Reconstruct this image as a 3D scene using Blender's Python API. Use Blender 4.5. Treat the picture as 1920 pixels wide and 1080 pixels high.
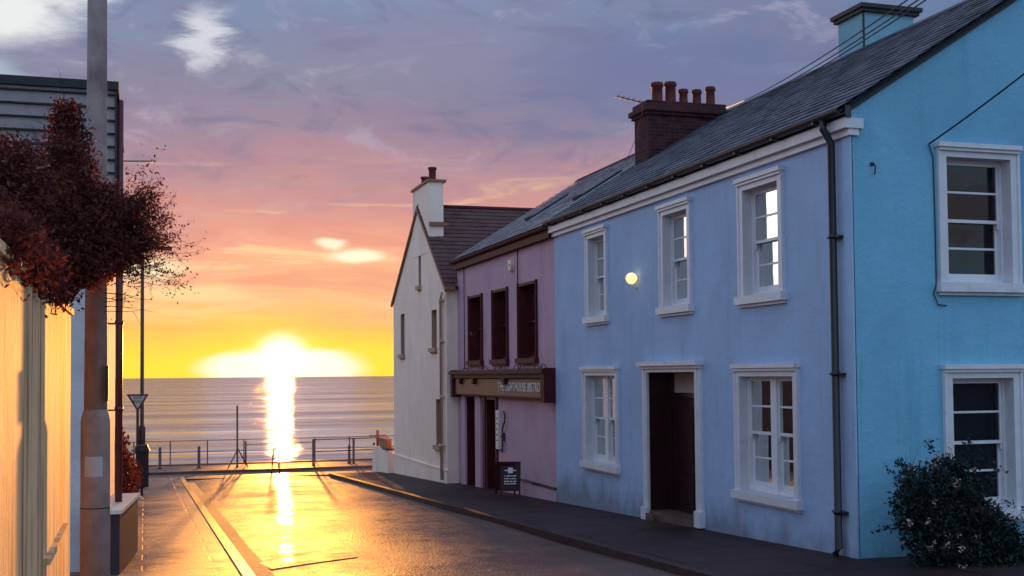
import bpy, math, random
from mathutils import Vector, Matrix
R = math.radians
S = bpy.context.scene
for o in list(bpy.data.objects): bpy.data.objects.remove(o)
COL = S.collection

# ------------------------------------------------------------------ camera, exposure, sun, sky
EXPO = 1.9
SUN_AZ, SUN_EL = 6.3, 1.0          # degrees: azimuth from +Y towards +X
cam = bpy.data.cameras.new('camera'); co = bpy.data.objects.new('camera', cam); COL.objects.link(co); S.camera = co
yaw, pitch, roll = R(17.4), R(2.1), R(.5)
f = Vector((math.sin(yaw)*math.cos(pitch), math.cos(yaw)*math.cos(pitch), math.sin(pitch)))
r0 = Vector((math.cos(yaw), -math.sin(yaw), 0)); u0 = r0.cross(f)
rr = r0*math.cos(roll)-u0*math.sin(roll); uu = u0*math.cos(roll)+r0*math.sin(roll)
M = Matrix((rr, uu, -f)).transposed().to_4x4(); M.translation = Vector((0, 0, 1.7)); co.matrix_world = M
cam.sensor_width = 36; cam.lens = 36*2200/1920; cam.shift_y = .0425; cam.clip_end = 60000; cam.clip_start = .05
S.view_settings.view_transform = 'Standard'; S.view_settings.look = 'None'
S.view_settings.exposure = EXPO; S.view_settings.gamma = 1; S.view_settings.use_curve_mapping = False
S.cycles.use_denoising = True; S.cycles.max_bounces = 7; S.cycles.volume_bounces = 0
S.cycles.transparent_max_bounces = 24; S.cycles.sample_clamp_indirect = 3
S.cycles.caustics_reflective = False; S.cycles.caustics_refractive = False

sl = bpy.data.lights.new('sun', 'SUN'); sl.energy = 2.3; sl.angle = R(.6); sl.color = (1, .38, .06)
so = bpy.data.objects.new('sun', sl); COL.objects.link(so)
sd = Vector((math.sin(R(SUN_AZ))*math.cos(R(SUN_EL)), math.cos(R(SUN_AZ))*math.cos(R(SUN_EL)), math.sin(R(SUN_EL))))
so.rotation_euler = sd.to_track_quat('Z', 'Y').to_euler(); so.location = (0, 0, 30)

def s2l(c):
    return tuple(((x/255)/12.92 if x/255 <= .04045 else ((x/255+.055)/1.055)**2.4) for x in c)+(1,)

class NT:
    """tiny node-graph writer"""
    def __init__(s, nt): s.nt = nt; s.n = nt.nodes; s.l = nt.links
    def put(s, sock, v):
        if isinstance(v, bpy.types.NodeSocket): s.l.new(v, sock)
        elif v is not None: sock.default_value = v
    def m(s, op, a, b=None, c=None):
        n = s.n.new('ShaderNodeMath'); n.operation = op
        for i, v in enumerate((a, b, c)): s.put(n.inputs[i], v)
        return n.outputs[0]
    def noise(s, vec, scale=5, detail=4, rough=.55, dist=0, out=0):
        n = s.n.new('ShaderNodeTexNoise'); s.put(n.inputs['Vector'], vec); n.inputs['Scale'].default_value = scale
        n.inputs['Detail'].default_value = detail; n.inputs['Roughness'].default_value = rough; n.inputs['Distortion'].default_value = dist
        return n.outputs[out]
    def mapr(s, v, a, b, c=0., d=1., smooth=False):
        n = s.n.new('ShaderNodeMapRange'); s.put(n.inputs[0], v)
        if smooth: n.interpolation_type = 'SMOOTHSTEP'
        for i, x in enumerate((a, b, c, d)): n.inputs[i+1].default_value = x
        return n.outputs[0]
    def mix(s, fac, a, b, mode='MIX'):
        n = s.n.new('ShaderNodeMix'); n.data_type = 'RGBA'; n.blend_type = mode
        s.put(n.inputs[0], fac); s.put(n.inputs[6], a); s.put(n.inputs[7], b); return n.outputs[2]
    def ramp(s, fac, stops):
        n = s.n.new('ShaderNodeValToRGB'); s.put(n.inputs[0], fac); e = n.color_ramp.elements
        while len(e) < len(stops): e.new(.5)
        for x, (p, c) in zip(e, stops): x.position = p; x.color = c
        return n.outputs[0]
    def comb(s, x, y, z):
        n = s.n.new('ShaderNodeCombineXYZ')
        for i, v in enumerate((x, y, z)): s.put(n.inputs[i], v)
        return n.outputs[0]
    def sep(s, v):
        n = s.n.new('ShaderNodeSeparateXYZ'); s.put(n.inputs[0], v); return n.outputs
    def vmul(s, v, k):
        n = s.n.new('ShaderNodeVectorMath'); n.operation = 'MULTIPLY'; s.put(n.inputs[0], v); n.inputs[1].default_value = k; return n.outputs[0]
    def bump(s, h, strength=.3, dist=.01, normal=None):
        n = s.n.new('ShaderNodeBump'); s.put(n.inputs['Height'], h); n.inputs['Strength'].default_value = strength
        n.inputs['Distance'].default_value = dist
        if normal: s.put(n.inputs['Normal'], normal)
        return n.outputs[0]

W = bpy.data.worlds.new('World'); S.world = W; W.use_nodes = True
g = NT(W.node_tree); W.node_tree.nodes.clear()
tc = g.n.new('ShaderNodeTexCoord').outputs['Generated']
x, y, z = g.sep(tc)
el = g.m('MULTIPLY', g.m('ARCSINE', z), 57.2958)
az = g.m('MULTIPLY', g.m('ARCTAN2', x, y), 57.2958)
# cloud noises on (azimuth, elevation)
cv = g.comb(g.m('MULTIPLY', az, .05), g.m('MULTIPLY', el, .12), 0.)
n1 = g.noise(cv, 2.2, 6, .55, .3); n2 = g.noise(g.comb(g.m('MULTIPLY', az, .09), g.m('MULTIPLY', el, .34), 3.7), 1.6, 7, .6, .5)
nw = g.m('SUBTRACT', n1, .5); nw2 = g.m('SUBTRACT', n2, .5)
elw = g.m('ADD', el, g.m('MULTIPLY', nw2, 3.0))
elw = g.m('ADD', elw, g.m('MULTIPLY', nw, 3.0))
k90 = lambda d: math.sqrt(max(d, 0)/90)
t = g.m('SQRT', g.m('DIVIDE', g.m('MAXIMUM', g.m('MAXIMUM', elw, g.m('MULTIPLY', el, .6)), 0.), 90.))
sunny = g.ramp(t, [(k90(d), s2l(c)) for d, c in (
    (0, (255, 228, 84)), (1.2, (254, 206, 84)), (2.4, (250, 186, 104)), (3.9, (247, 184, 138)), (6.0, (232, 162, 142)),
    (8.2, (202, 146, 148)), (10.5, (166, 138, 156)), (13.5, (140, 138, 164)), (17, (128, 146, 180)), (24, (150, 170, 204)), (90, (160, 186, 218)))])
side = g.ramp(t, [(k90(d), s2l(c)) for d, c in (
    (0, (250, 190, 110)), (2.5, (245, 175, 120)), (6, (225, 155, 140)), (9, (200, 145, 152)), (12, (140, 130, 162)), (15, (102, 122, 162)), (18, (104, 138, 174)), (26, (125, 160, 195)), (90, (160, 186, 218)))])
back = g.ramp(t, [(k90(d), s2l(c)) for d, c in (
    (0, (150, 180, 205)), (10, (160, 192, 218)), (40, (168, 202, 235)), (90, (172, 196, 228)))])
azd = g.m('ABSOLUTE', g.m('SUBTRACT', az, SUN_AZ-2))
c = g.mix(g.mapr(azd, 10, 28, 0, 1, True), sunny, side)
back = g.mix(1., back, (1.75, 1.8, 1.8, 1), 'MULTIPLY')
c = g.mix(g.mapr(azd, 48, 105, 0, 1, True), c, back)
# cloud mass: darker, greyer bands and lighter gaps
dark = g.mapr(n1, .42, .66, 0, 1, True)
c = g.mix(g.m('MULTIPLY', dark, g.mapr(el, 3, 9, .12, .62)), c, g.mix(g.mapr(el, 5, 14), s2l((214, 140, 138)), s2l((134, 128, 160))))
lite = g.mapr(n2, .56, .75, 0, 1, True)
c = g.mix(g.m('MULTIPLY', lite, .22), c, g.mix(g.mapr(el, 4, 14), s2l((255, 226, 190)), s2l((196, 200, 218))))
n3 = g.noise(g.comb(g.m('MULTIPLY', az, .055), g.m('MULTIPLY', el, .42), 9.1), 1.5, 8, .62, .6)
n4 = g.noise(g.comb(g.m('MULTIPLY', az, .12), g.m('MULTIPLY', el, .30), 5.3), 1.8, 8, .62, .8)
lowb = g.m('MULTIPLY', g.mapr(el, 1.8, 3.5), g.mapr(el, 11, 7.5))
c = g.mix(g.m('MULTIPLY', g.m('MULTIPLY', g.mapr(n3, .50, .62, 0, 1, True), lowb), .60), c, s2l((214, 142, 128)))
c = g.mix(g.m('MULTIPLY', g.m('MULTIPLY', g.mapr(n3, .47, .36, 0, 1, True), lowb), .65), c, s2l((255, 216, 160)))
hib = g.mapr(el, 7.5, 11)
c = g.mix(g.m('MULTIPLY', g.m('MULTIPLY', g.mapr(n4, .50, .66, 0, 1, True), hib), .62), c, s2l((112, 116, 150)))
c = g.mix(g.m('MULTIPLY', g.m('MULTIPLY', g.mapr(n4, .45, .32, 0, 1, True), hib), .35), c, s2l((196, 190, 208)))
c = g.mix(g.mapr(el, 6.5, 12, 0, 1.), c, g.mix(1., c, (.88, .90, .93, 1), 'MULTIPLY'))
def blob(a, e, sa, se, warp=1.6, hard=(.35, .75)):
    u = g.m('DIVIDE', g.m('ADD', g.m('SUBTRACT', az, a), g.m('MULTIPLY', nw2, warp*3)), sa)
    v = g.m('DIVIDE', g.m('ADD', g.m('SUBTRACT', el, e), g.m('MULTIPLY', nw, warp*2)), se)
    d = g.m('EXPONENT', g.m('MULTIPLY', g.m('ADD', g.m('MULTIPLY', u, u), g.m('MULTIPLY', v, v)), -1.0))
    return g.mapr(d, hard[0], hard[1], 0, 1, True)
for a, e, sa, se, w_, col, k, hd in (
    (-6.0, 17.6, 4.6, 2.6, 3.0, (236, 240, 238), .95, (.25, .75)),
    (-8.5, 13.5, 3.5, 1.6, 1.6, (172, 196, 212), .7, (.2, .8)),
    (2.7, 15.8, 1.2, 1.6, 2.6, (222, 224, 232), .8, (.1, .95)),
    (8.3, 6.0, .75, .34, 1.3, (255, 246, 214), .9, (.1, .9)),
    (9.7, 5.45, 1.6, .36, 1.1, (255, 250, 216), .95, (.15, .9)),
    (-.4, 5.2, 2.2, .75, .8, (255, 246, 205), .85, (.1, .95)),
    (2.0, 4.0, 3.6, .5, .8, (255, 228, 170), .6, (.1, .95)),
    (18.0, 6.6, 6.0, .8, .8, (236, 160, 135), .5, (.1, .95)),
    (24.0, 13.6, 10.0, 2.8, 2.4, (106, 116, 158), .8, (.1, .95)),
    (14.0, 15.6, 7.0, 2.2, 2.4, (132, 132, 164), .6, (.1, .95)),
    (8.0, 10.6, 6.0, 1.0, 2.4, (178, 134, 150), .5, (.1, .95)),
    ):
    c = g.mix(g.m('MULTIPLY', blob(a, e, sa, se, w_, hd), k), c, s2l(col))
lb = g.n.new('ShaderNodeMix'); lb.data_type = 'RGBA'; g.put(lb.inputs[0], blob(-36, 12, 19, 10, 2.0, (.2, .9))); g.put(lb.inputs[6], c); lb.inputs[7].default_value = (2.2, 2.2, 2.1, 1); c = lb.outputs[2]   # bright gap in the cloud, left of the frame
# glow round the sun, low and wide on the horizon
du = g.m('SUBTRACT', az, SUN_AZ)
def gl(sa, se, e0=0., warp=.0):
    u = g.m('DIVIDE', du, sa); v = g.m('DIVIDE', g.m('ADD', g.m('SUBTRACT', el, e0), g.m('MULTIPLY', nw2, warp)), se)
    return g.m('EXPONENT', g.m('MULTIPLY', g.m('ADD', g.m('MULTIPLY', u, u), g.m('MULTIPLY', v, v)), -1.0))
yel = g.m('MULTIPLY', gl(17, .95, .3, .5), .9)
c = g.mix(yel, c, s2l((255, 228, 70)))
c = g.mix(g.m('MULTIPLY', gl(4.6, 1.9, .6, 1.0), .75), c, s2l((254, 224, 78)))
hot = g.m('MAXIMUM', g.mapr(gl(4.6, 1.15, .35, 1.0), .35, .7, 0, 1, True), g.mapr(gl(1.7, 1.75, .6, .4), .35, .8, 0, 1, True))
rgb = g.n.new('ShaderNodeMix'); rgb.data_type = 'RGBA'; rgb.blend_type = 'MIX'
g.put(rgb.inputs[0], hot); g.put(rgb.inputs[6], c); rgb.inputs[7].default_value = (1.15, 1.05, .85, 1)
c = rgb.outputs[2]
core = g.n.new('ShaderNodeMix'); core.data_type = 'RGBA'; core.blend_type = 'ADD'; g.put(core.inputs[0], gl(1.3, .9, .8)); g.put(core.inputs[6], c); core.inputs[7].default_value = (.8, .6, .3, 1)
c = core.outputs[2]
c = g.mix(g.mapr(el, -1.2, -.15), s2l((70, 72, 92)), c)
# a faint physical sky underneath, the clouds over it
sky = g.n.new('ShaderNodeTexSky'); sky.sky_type = 'NISHITA'; sky.sun_disc = False; sky.sun_elevation = R(SUN_EL); sky.sun_rotation = R(SUN_AZ)
b1 = g.n.new('ShaderNodeBackground'); g.l.new(sky.outputs[0], b1.inputs[0]); b1.inputs[1].default_value = .0034
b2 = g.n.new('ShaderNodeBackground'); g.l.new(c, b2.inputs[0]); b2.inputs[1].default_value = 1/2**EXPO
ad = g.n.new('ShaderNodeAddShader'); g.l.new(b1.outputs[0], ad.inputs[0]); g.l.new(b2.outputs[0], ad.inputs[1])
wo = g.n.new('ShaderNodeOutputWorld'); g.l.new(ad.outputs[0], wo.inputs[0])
W.cycles.sampling_method = 'MANUAL'; W.cycles.sample_map_resolution = 1024

# ------------------------------------------------------------------ materials
def mat(name, col, rough=.8, spec=.5, metal=0, bump=None, var=0, vscale=3, stain=None, rnd=None, trans=0, coat=0, emit=None, base=None):
    m = bpy.data.materials.new(name); m.use_nodes = True; q = NT(m.node_tree); b = q.n['Principled BSDF']
    col = tuple(col)+(1,) if len(col) == 3 else col
    tco = q.n.new('ShaderNodeTexCoord').outputs['Object']; cc = col
    if var:
        nn = q.noise(tco, vscale, 6, .6)
        cc = q.mix(q.mapr(nn, .3, .7), tuple(x*(1-var) for x in col[:3])+(1,), tuple(min(1, x*(1+var)) for x in col[:3])+(1,))
    if stain:   # (colour, stretch vector, amount, threshold)
        sc, sv, am, th = stain
        sn = q.noise(q.vmul(tco, sv), 1.0, 6, .65)
        cc = q.mix(q.m('MULTIPLY', q.mapr(sn, th, th+.18), am), cc, tuple(sc)+(1,))
    if base:
        zz = q.sep(tco)[2]; sn = q.noise(q.vmul(tco, (2.2, 2.2, .8)), 1.0, 6, .65)
        cc = q.mix(q.mapr(q.m('SUBTRACT', zz, q.m('MULTIPLY', sn, 1.5)), -1.0, -1.45, 0, .75), cc, tuple(base)+(1,))
        st = q.noise(q.vmul(tco, (9, 9, .5)), 1.0, 4, .6); cc = q.mix(q.mapr(st, .60, .72, 0, .30), cc, tuple(base)+(1,))
    if rnd:
        gi = q.n.new('ShaderNodeNewGeometry').outputs['Random Per Island']
        cc = q.mix(gi, cc, tuple(rnd)+(1,))
    q.put(b.inputs['Base Color'], cc)
    b.inputs['Roughness'].default_value = rough; b.inputs['Metallic'].default_value = metal
    b.inputs['Specular IOR Level'].default_value = spec
    if coat: b.inputs['Coat Weight'].default_value = coat
    if bump:
        h = None
        for sc, am in bump[0]:
            hn = q.m('MULTIPLY', q.noise(tco, sc, 5, .6), am); h = hn if h is None else q.m('ADD', h, hn)
        q.put(b.inputs['Normal'], q.bump(h, bump[1], bump[2]))
    if trans:
        out = q.n['Material Output']; tb = q.n.new('ShaderNodeBsdfTranslucent'); q.put(tb.inputs[0], cc)
        mx = q.n.new('ShaderNodeMixShader'); mx.inputs[0].default_value = trans
        q.l.new(b.outputs[0], mx.inputs[1]); q.l.new(tb.outputs[0], mx.inputs[2]); q.l.new(mx.outputs[0], out.inputs[0])
    if emit:
        b.inputs['Emission Color'].default_value = tuple(emit[0])+(1,); b.inputs['Emission Strength'].default_value = emit[1]
    return m
RB = ([(1.6, 1.2), (7, .5), (24, .35), (70, .15)], .6, .03)
FAC = mat('painted_render_periwinkle', (.37, .49, .71), .75, .3, bump=RB, var=.10, vscale=.9, stain=((.24, .28, .42), (3.2, 3.2, .35), .4, .56), base=(.17, .19, .24))
GAB = mat('painted_render_cyan', (.18, .43, .60), .75, .3, bump=RB, var=.12, vscale=.8, stain=((.05, .25, .42), (3.4, 3.4, .4), .35, .55), base=(.08, .17, .23))
BIS = mat('painted_render_mauve', (.52, .33, .41), .8, .3, bump=RB, var=.10, vscale=1., stain=((.30, .17, .24), (1., 1., .35), .4, .52))
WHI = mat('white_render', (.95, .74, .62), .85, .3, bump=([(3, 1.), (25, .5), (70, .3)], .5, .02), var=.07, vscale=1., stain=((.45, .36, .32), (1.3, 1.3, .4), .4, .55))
TRIM = mat('white_gloss_trim', (.66, .64, .68), .45, .5, bump=([(20, 1.)], .2, .005), var=.08, vscale=5, stain=((.30, .27, .28), (4, 4, 5), .6, .60))
SASH = mat('white_sash_paint', (.72, .70, .74), .4, .5, var=.06, vscale=8)
DOOR = mat('dark_red_door', (.028, .006, .009), .35, .5, var=.3, vscale=4)
BFR = mat('dark_red_frames', (.075, .012, .015), .6, .15, var=.25, vscale=5)
BSG = mat('sign_board_tan', (.30, .13, .075), .6, .2, var=.1, vscale=3)
GUT = mat('black_gutter', (.012, .014, .022), .4, .5)
GUTR = mat('red_brown_gutter', (.08, .018, .018), .6, .15)
BRI = mat('old_brick', (.075, .022, .024), .9, .3, bump=([(6, 1.), (40, .5)], .6, .03), var=.35, vscale=6)
_q = NT(BRI.node_tree); _b = _q.n['Principled BSDF']; _o = _q.n.new('ShaderNodeTexCoord').outputs['Object']; _x, _y, _z = _q.sep(_o)
_br = _q.n.new('ShaderNodeTexBrick'); _q.put(_br.inputs['Vector'], _q.comb(_q.m('ADD', _x, _y), _z, 0.)); _br.inputs['Scale'].default_value = 1; _br.inputs['Brick Width'].default_value = .225; _br.inputs['Row Height'].default_value = .075; _br.inputs['Mortar Size'].default_value = .008
for _i, _c in (('Color1', (.10, .022, .022, 1)), ('Color2', (.035, .011, .015, 1)), ('Mortar', (.06, .04, .045, 1))): _br.inputs[_i].default_value = _c
_n = _q.mapr(_q.noise(_o, 5, 5, .6), .3, .7, .6, 1.3); _q.put(_b.inputs['Base Color'], _q.mix(1., _br.outputs[0], _q.comb(_n, _n, _n), 'MULTIPLY')); _q.put(_b.inputs['Normal'], _q.bump(_q.m('SUBTRACT', 1., _br.outputs['Fac']), .6, .01))
POT = mat('terracotta_pot', (.11, .02, .02), .8, .4, var=.25, vscale=8)
SLA = mat('blue_grey_slate', (.05, .055, .08), .62, .35, bump=([(12, 1.), (70, .4)], .5, .01), var=.5, vscale=1.6, stain=((.20, .20, .25), (1.5, 1.5, 1.5), .6, .50), rnd=(.17, .17, .21))
SLB = mat('grey_slate', (.17, .14, .165), .5, .4, bump=([(12, 1.), (70, .4)], .5, .01), var=.4, vscale=1.6, rnd=(.34, .30, .33))
SLR = mat('red_brown_slate', (.085, .04, .04), .8, .3, bump=([(12, 1.), (70, .4)], .5, .01), var=.3, vscale=1.6, rnd=(.12, .055, .05))
LEAD = mat('lead_flashing', (.25, .24, .28), .6, .5, var=.25, vscale=6)
CLAD = mat('grey_board_cladding', (.30, .245, .25), .8, .2, var=.2, vscale=3, bump=([(30, 1.)], .3, .005))
DARK = mat('dark_trim', (.012, .010, .014), .6)
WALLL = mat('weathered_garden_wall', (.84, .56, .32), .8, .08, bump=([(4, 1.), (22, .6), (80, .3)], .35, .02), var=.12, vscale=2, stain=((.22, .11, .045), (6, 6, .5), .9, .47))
HEND = mat('pale_render_end', (.55, .52, .54), .85, .3, bump=RB, var=.1, vscale=2)
POLE = mat('grey_pole', (.34, .245, .23), .7, .4, bump=([(8, 1.), (50, .5)], .4, .01), var=.22, vscale=7, stain=((.12, .05, .06), (6, 6, 2), .6, .52))
STK = mat('faded_sticker', (.50, .48, .50), .7)
PIPR = mat('dark_red_pipe', (.10, .02, .025), .4, .5)
PIPW = mat('pale_pipe', (.58, .42, .36), .5, .5)
STEEL = mat('weathered_steel', (.10, .045, .035), .55, .5, metal=.3, var=.3, vscale=12)
BINM = mat('dark_bin_plastic', (.03, .012, .02), .5, .5)
LIDM = mat('pale_bin_lid', (.75, .6, .5), .5, .5)
SIGW = mat('white_sign_face', (.7, .62, .55), .5); SIGR = mat('red_sign_border', (.30, .03, .03), .5)
BRD = mat('blackboard', (.03, .012, .018), .6, .3, var=.3, vscale=20)
CHK = mat('chalk_white', (.75, .70, .68), .8)
LEAFR = mat('dark_red_leaves', (.065, .012, .018), .6, .25, rnd=(.19, .042, .026), trans=.35)
BARK = mat('dark_twigs', (.045, .018, .016), .9, .2, var=.3, vscale=20)
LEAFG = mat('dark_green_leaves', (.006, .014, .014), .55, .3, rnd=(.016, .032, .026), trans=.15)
FLOW = mat('pale_blossom', (.55, .34, .30), .8)
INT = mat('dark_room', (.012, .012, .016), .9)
CUR = mat('lace_curtain', (.05, .05, .07), .9, .1, trans=.2); CURD = mat('dark_curtain', (.018, .017, .024), .9, .1)
CABLE = mat('black_cable', (.01, .01, .014), .6)
TERR = mat('brown_painted_wood', (.28, .12, .06), .7)
LAMPM = mat('lit_glass_globe', (1, .8, .45), .4, emit=((1, .78, .30), .30))
FANL = mat('fanlight_glass', (.62, .50, .44), .25, .8, var=.1, vscale=4)
gm = bpy.data.materials.new('window_glass'); gm.use_nodes = True; q = NT(gm.node_tree); q.n.remove(q.n['Principled BSDF'])
tr = q.n.new('ShaderNodeBsdfTransparent'); tr.inputs[0].default_value = (.75, .8, .85, 1); gs = q.n.new('ShaderNodeBsdfGlossy'); gs.inputs['Roughness'].default_value = .03; gs.inputs[0].default_value = (.72, .74, .74, 1)
fr = q.n.new('ShaderNodeFresnel'); fr.inputs[0].default_value = 1.55
tco = q.n.new('ShaderNodeTexCoord').outputs['Object']; nb = q.bump(q.noise(tco, 2.2, 2, .5), .12, .02); q.l.new(nb, gs.inputs['Normal'])
mx = q.n.new('ShaderNodeMixShader'); q.l.new(fr.outputs[0], mx.inputs[0]); q.l.new(tr.outputs[0], mx.inputs[1]); q.l.new(gs.outputs[0], mx.inputs[2]); q.l.new(mx.outputs[0], q.n['Material Output'].inputs[0])
GLASS = gm

def ground_mat(name, base, rough, grain=(90, 1.), wet=.5, patch=None, bstr=.5, und=0, slabs=None, sharp=.0):
    m = bpy.data.materials.new(name); m.use_nodes = True; q = NT(m.node_tree); b = q.n['Principled BSDF']
    tco = q.n.new('ShaderNodeTexCoord').outputs['Object']
    big = q.noise(tco, .35, 5, .6); mid = q.noise(tco, 3, 6, .65); fine = q.noise(tco, grain[0], 2, .7)
    cc = q.mix(q.mapr(big, .3, .7), tuple(v*.75 for v in base)+(1,), tuple(v*1.25 for v in base)+(1,))
    cc = q.mix(q.mapr(mid, .45, .75, 0, .5), cc, tuple(v*.6 for v in base)+(1,))
    cc = q.mix(q.mapr(fine, .5, .8, 0, .6), cc, tuple(v*2.0 for v in base)+(1,))
    q.put(b.inputs['Base Color'], cc)
    q.put(b.inputs['Roughness'], q.mapr(q.m('ADD', q.m('MULTIPLY', big, .6), q.m('MULTIPLY', mid, .4)), .35, .65, rough-.10, rough+.14))
    b.inputs['Specular IOR Level'].default_value = wet
    h = q.m('ADD', q.m('MULTIPLY', fine, grain[1]), q.m('MULTIPLY', mid, .8))
    if slabs:
        br = q.n.new('ShaderNodeTexBrick'); q.put(br.inputs['Vector'], tco)
        br.inputs['Scale'].default_value = 1; br.inputs['Mortar Size'].default_value = .022; br.inputs['Brick Width'].default_value = slabs[0]; br.inputs['Row Height'].default_value = slabs[1]
        br.inputs['Color1'].default_value = (1, 1, 1, 1); br.inputs['Color2'].default_value = (.8, .8, .8, 1); br.inputs['Mortar'].default_value = (.35, .35, .35, 1)
        q.put(b.inputs['Base Color'], q.mix(1., cc, br.outputs[0], 'MULTIPLY'))
        h = q.m('SUBTRACT', h, q.m('MULTIPLY', br.outputs['Fac'], 1.5))
    nrm = q.bump(h, bstr, .010)
    if und: nrm = q.bump(q.noise(tco, .55, 2, .5), und, .12, nrm)
    q.put(b.inputs['Normal'], nrm); b.inputs['Specular IOR Level'].default_value = 0
    gl_ = q.n.new('ShaderNodeBsdfGlossy'); gl_.distribution = 'BECKMANN'; q.put(gl_.inputs['Normal'], nrm); gl_.inputs[0].default_value = (.95, .93, .9, 1)
    q.put(gl_.inputs['Roughness'], q.mapr(q.m('ADD', q.m('MULTIPLY', big, .6), q.m('MULTIPLY', mid, .4)), .35, .65, max(rough-.12, .05), rough+.12))
    fz = q.n.new('ShaderNodeFresnel'); fz.inputs[0].default_value = 1.33; q.put(fz.inputs[1], nrm)
    mxs = q.n.new('ShaderNodeMixShader'); q.put(mxs.inputs[0], q.m('MULTIPLY', fz.outputs[0], wet)); q.l.new(b.outputs[0], mxs.inputs[1]); q.l.new(gl_.outputs[0], mxs.inputs[2])
    g2 = q.n.new('ShaderNodeBsdfGlossy'); g2.distribution = 'BECKMANN'; g2.inputs['Roughness'].default_value = .11
    q.put(g2.inputs['Normal'], q.bump(q.noise(tco, .55, 2, .5), max(und, .05), .12, q.bump(fine, .12, .004)))
    mx2 = q.n.new('ShaderNodeMixShader'); q.put(mx2.inputs[0], q.m('MULTIPLY', q.mapr(mid, .42, .62), sharp)); q.l.new(mxs.outputs[0], mx2.inputs[1]); q.l.new(g2.outputs[0], mx2.inputs[2])
    q.l.new(mx2.outputs[0], q.n['Material Output'].inputs[0])
    return m
ASPH = ground_mat('wet_asphalt', (.095, .044, .030), .60, (28, 1.5), .36, bstr=1.0, und=.30, sharp=.022)
PATCH = ground_mat('newer_asphalt', (.035, .028, .028),   .56, (28, 1.), .30, bstr=.8, und=.2, sharp=.03)
PAVE = ground_mat('damp_concrete_paving', (.20, .095, .058), .62, (60, 1.), .38, bstr=.6, slabs=(1.6, .62))
PAVR = ground_mat('dark_tarmac_pavement', (.050, .026, .027), .6, (35, 1.6), .18, bstr=.6, slabs=(2.4, 1.25))
PROM = ground_mat('promenade_concrete', (.16, .09, .07), .6, (40, 1.), .2)
KERB = mat('kerb_stone', (.12, .075, .065), .5, .15, bump=([(30, 1.)], .4, .01), var=.25, vscale=4)
YEL = mat('pale_channel_stone', (.34, .22, .13), .8, .12, bump=([(25, 1.), (80, .5)], .8, .01), stain=((.08, .06, .05), (9, 9, 9), .8, .52))
SOIL = ground_mat('dark_soil', (.02, .018, .02), .9, (30, 1.), .2)
SHIN = ground_mat('wet_shingle', (.10, .07, .06), .5, (8, 2.), .2)

# sea
m = bpy.data.materials.new('sea_water'); m.use_nodes = True; q = NT(m.node_tree); b = q.n['Principled BSDF']
pos = q.n.new('ShaderNodeNewGeometry').outputs['Position']; px_, py_, pz_ = q.sep(pos)
wv = q.noise(q.vmul(pos, (.010, .17, 1)), 1., 5, .6, .6)
wf = q.noise(q.vmul(pos, (.07, .9, 1)), 1., 4, .6)
wl = q.noise(q.vmul(pos, (.004, .03, 1)), 1., 4, .6)
sw = q.noise(q.comb(q.m('MULTIPLY', px_, .018), q.m('MULTIPLY', py_, .11), 0.), 1., 3, .55)
foam = q.m('MULTIPLY', q.mapr(sw, .50, .60, 0, 1, True), q.mapr(py_, 80, 260, .8, 0))
q.put(b.inputs['Base Color'], q.mix(foam, (.38, .22, .20, 1), (.80, .66, .62, 1)))
b.inputs['Roughness'].default_value = .12; b.inputs['IOR'].default_value = 1.33; b.inputs['Specular IOR Level'].default_value = .22
h = q.m('ADD', q.m('ADD', q.m('MULTIPLY', wv, 2.2), q.m('MULTIPLY', wf, .22)), q.m('MULTIPLY', wl, 4))
nrm = q.bump(h, 1., 2.2); q.put(b.inputs['Normal'], nrm); b.inputs['Specular IOR Level'].default_value = 0
gl_ = q.n.new('ShaderNodeBsdfGlossy'); gl_.distribution = 'BECKMANN'; q.put(gl_.inputs['Normal'], nrm); gl_.inputs['Roughness'].default_value = .05; gl_.inputs[0].default_value = (1, .84, .84, 1)
fz = q.n.new('ShaderNodeFresnel'); fz.inputs[0].default_value = 1.33; q.put(fz.inputs[1], nrm)
mxs = q.n.new('ShaderNodeMixShader'); q.put(mxs.inputs[0], q.m('MULTIPLY', q.m('MULTIPLY', q.m('MAXIMUM', q.m('MULTIPLY', fz.outputs[0], .7), .54), q.mapr(q.noise(q.comb(q.m('MULTIPLY', px_, .006), q.m('MULTIPLY', py_, .045), 7.), 1., 4, .65), .42, .58, .42, 1.)), q.m('SUBTRACT', 1., foam))); q.l.new(b.outputs[0], mxs.inputs[1]); q.l.new(gl_.outputs[0], mxs.inputs[2])
q.l.new(mxs.outputs[0], q.n['Material Output'].inputs[0])
SEA = m

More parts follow.
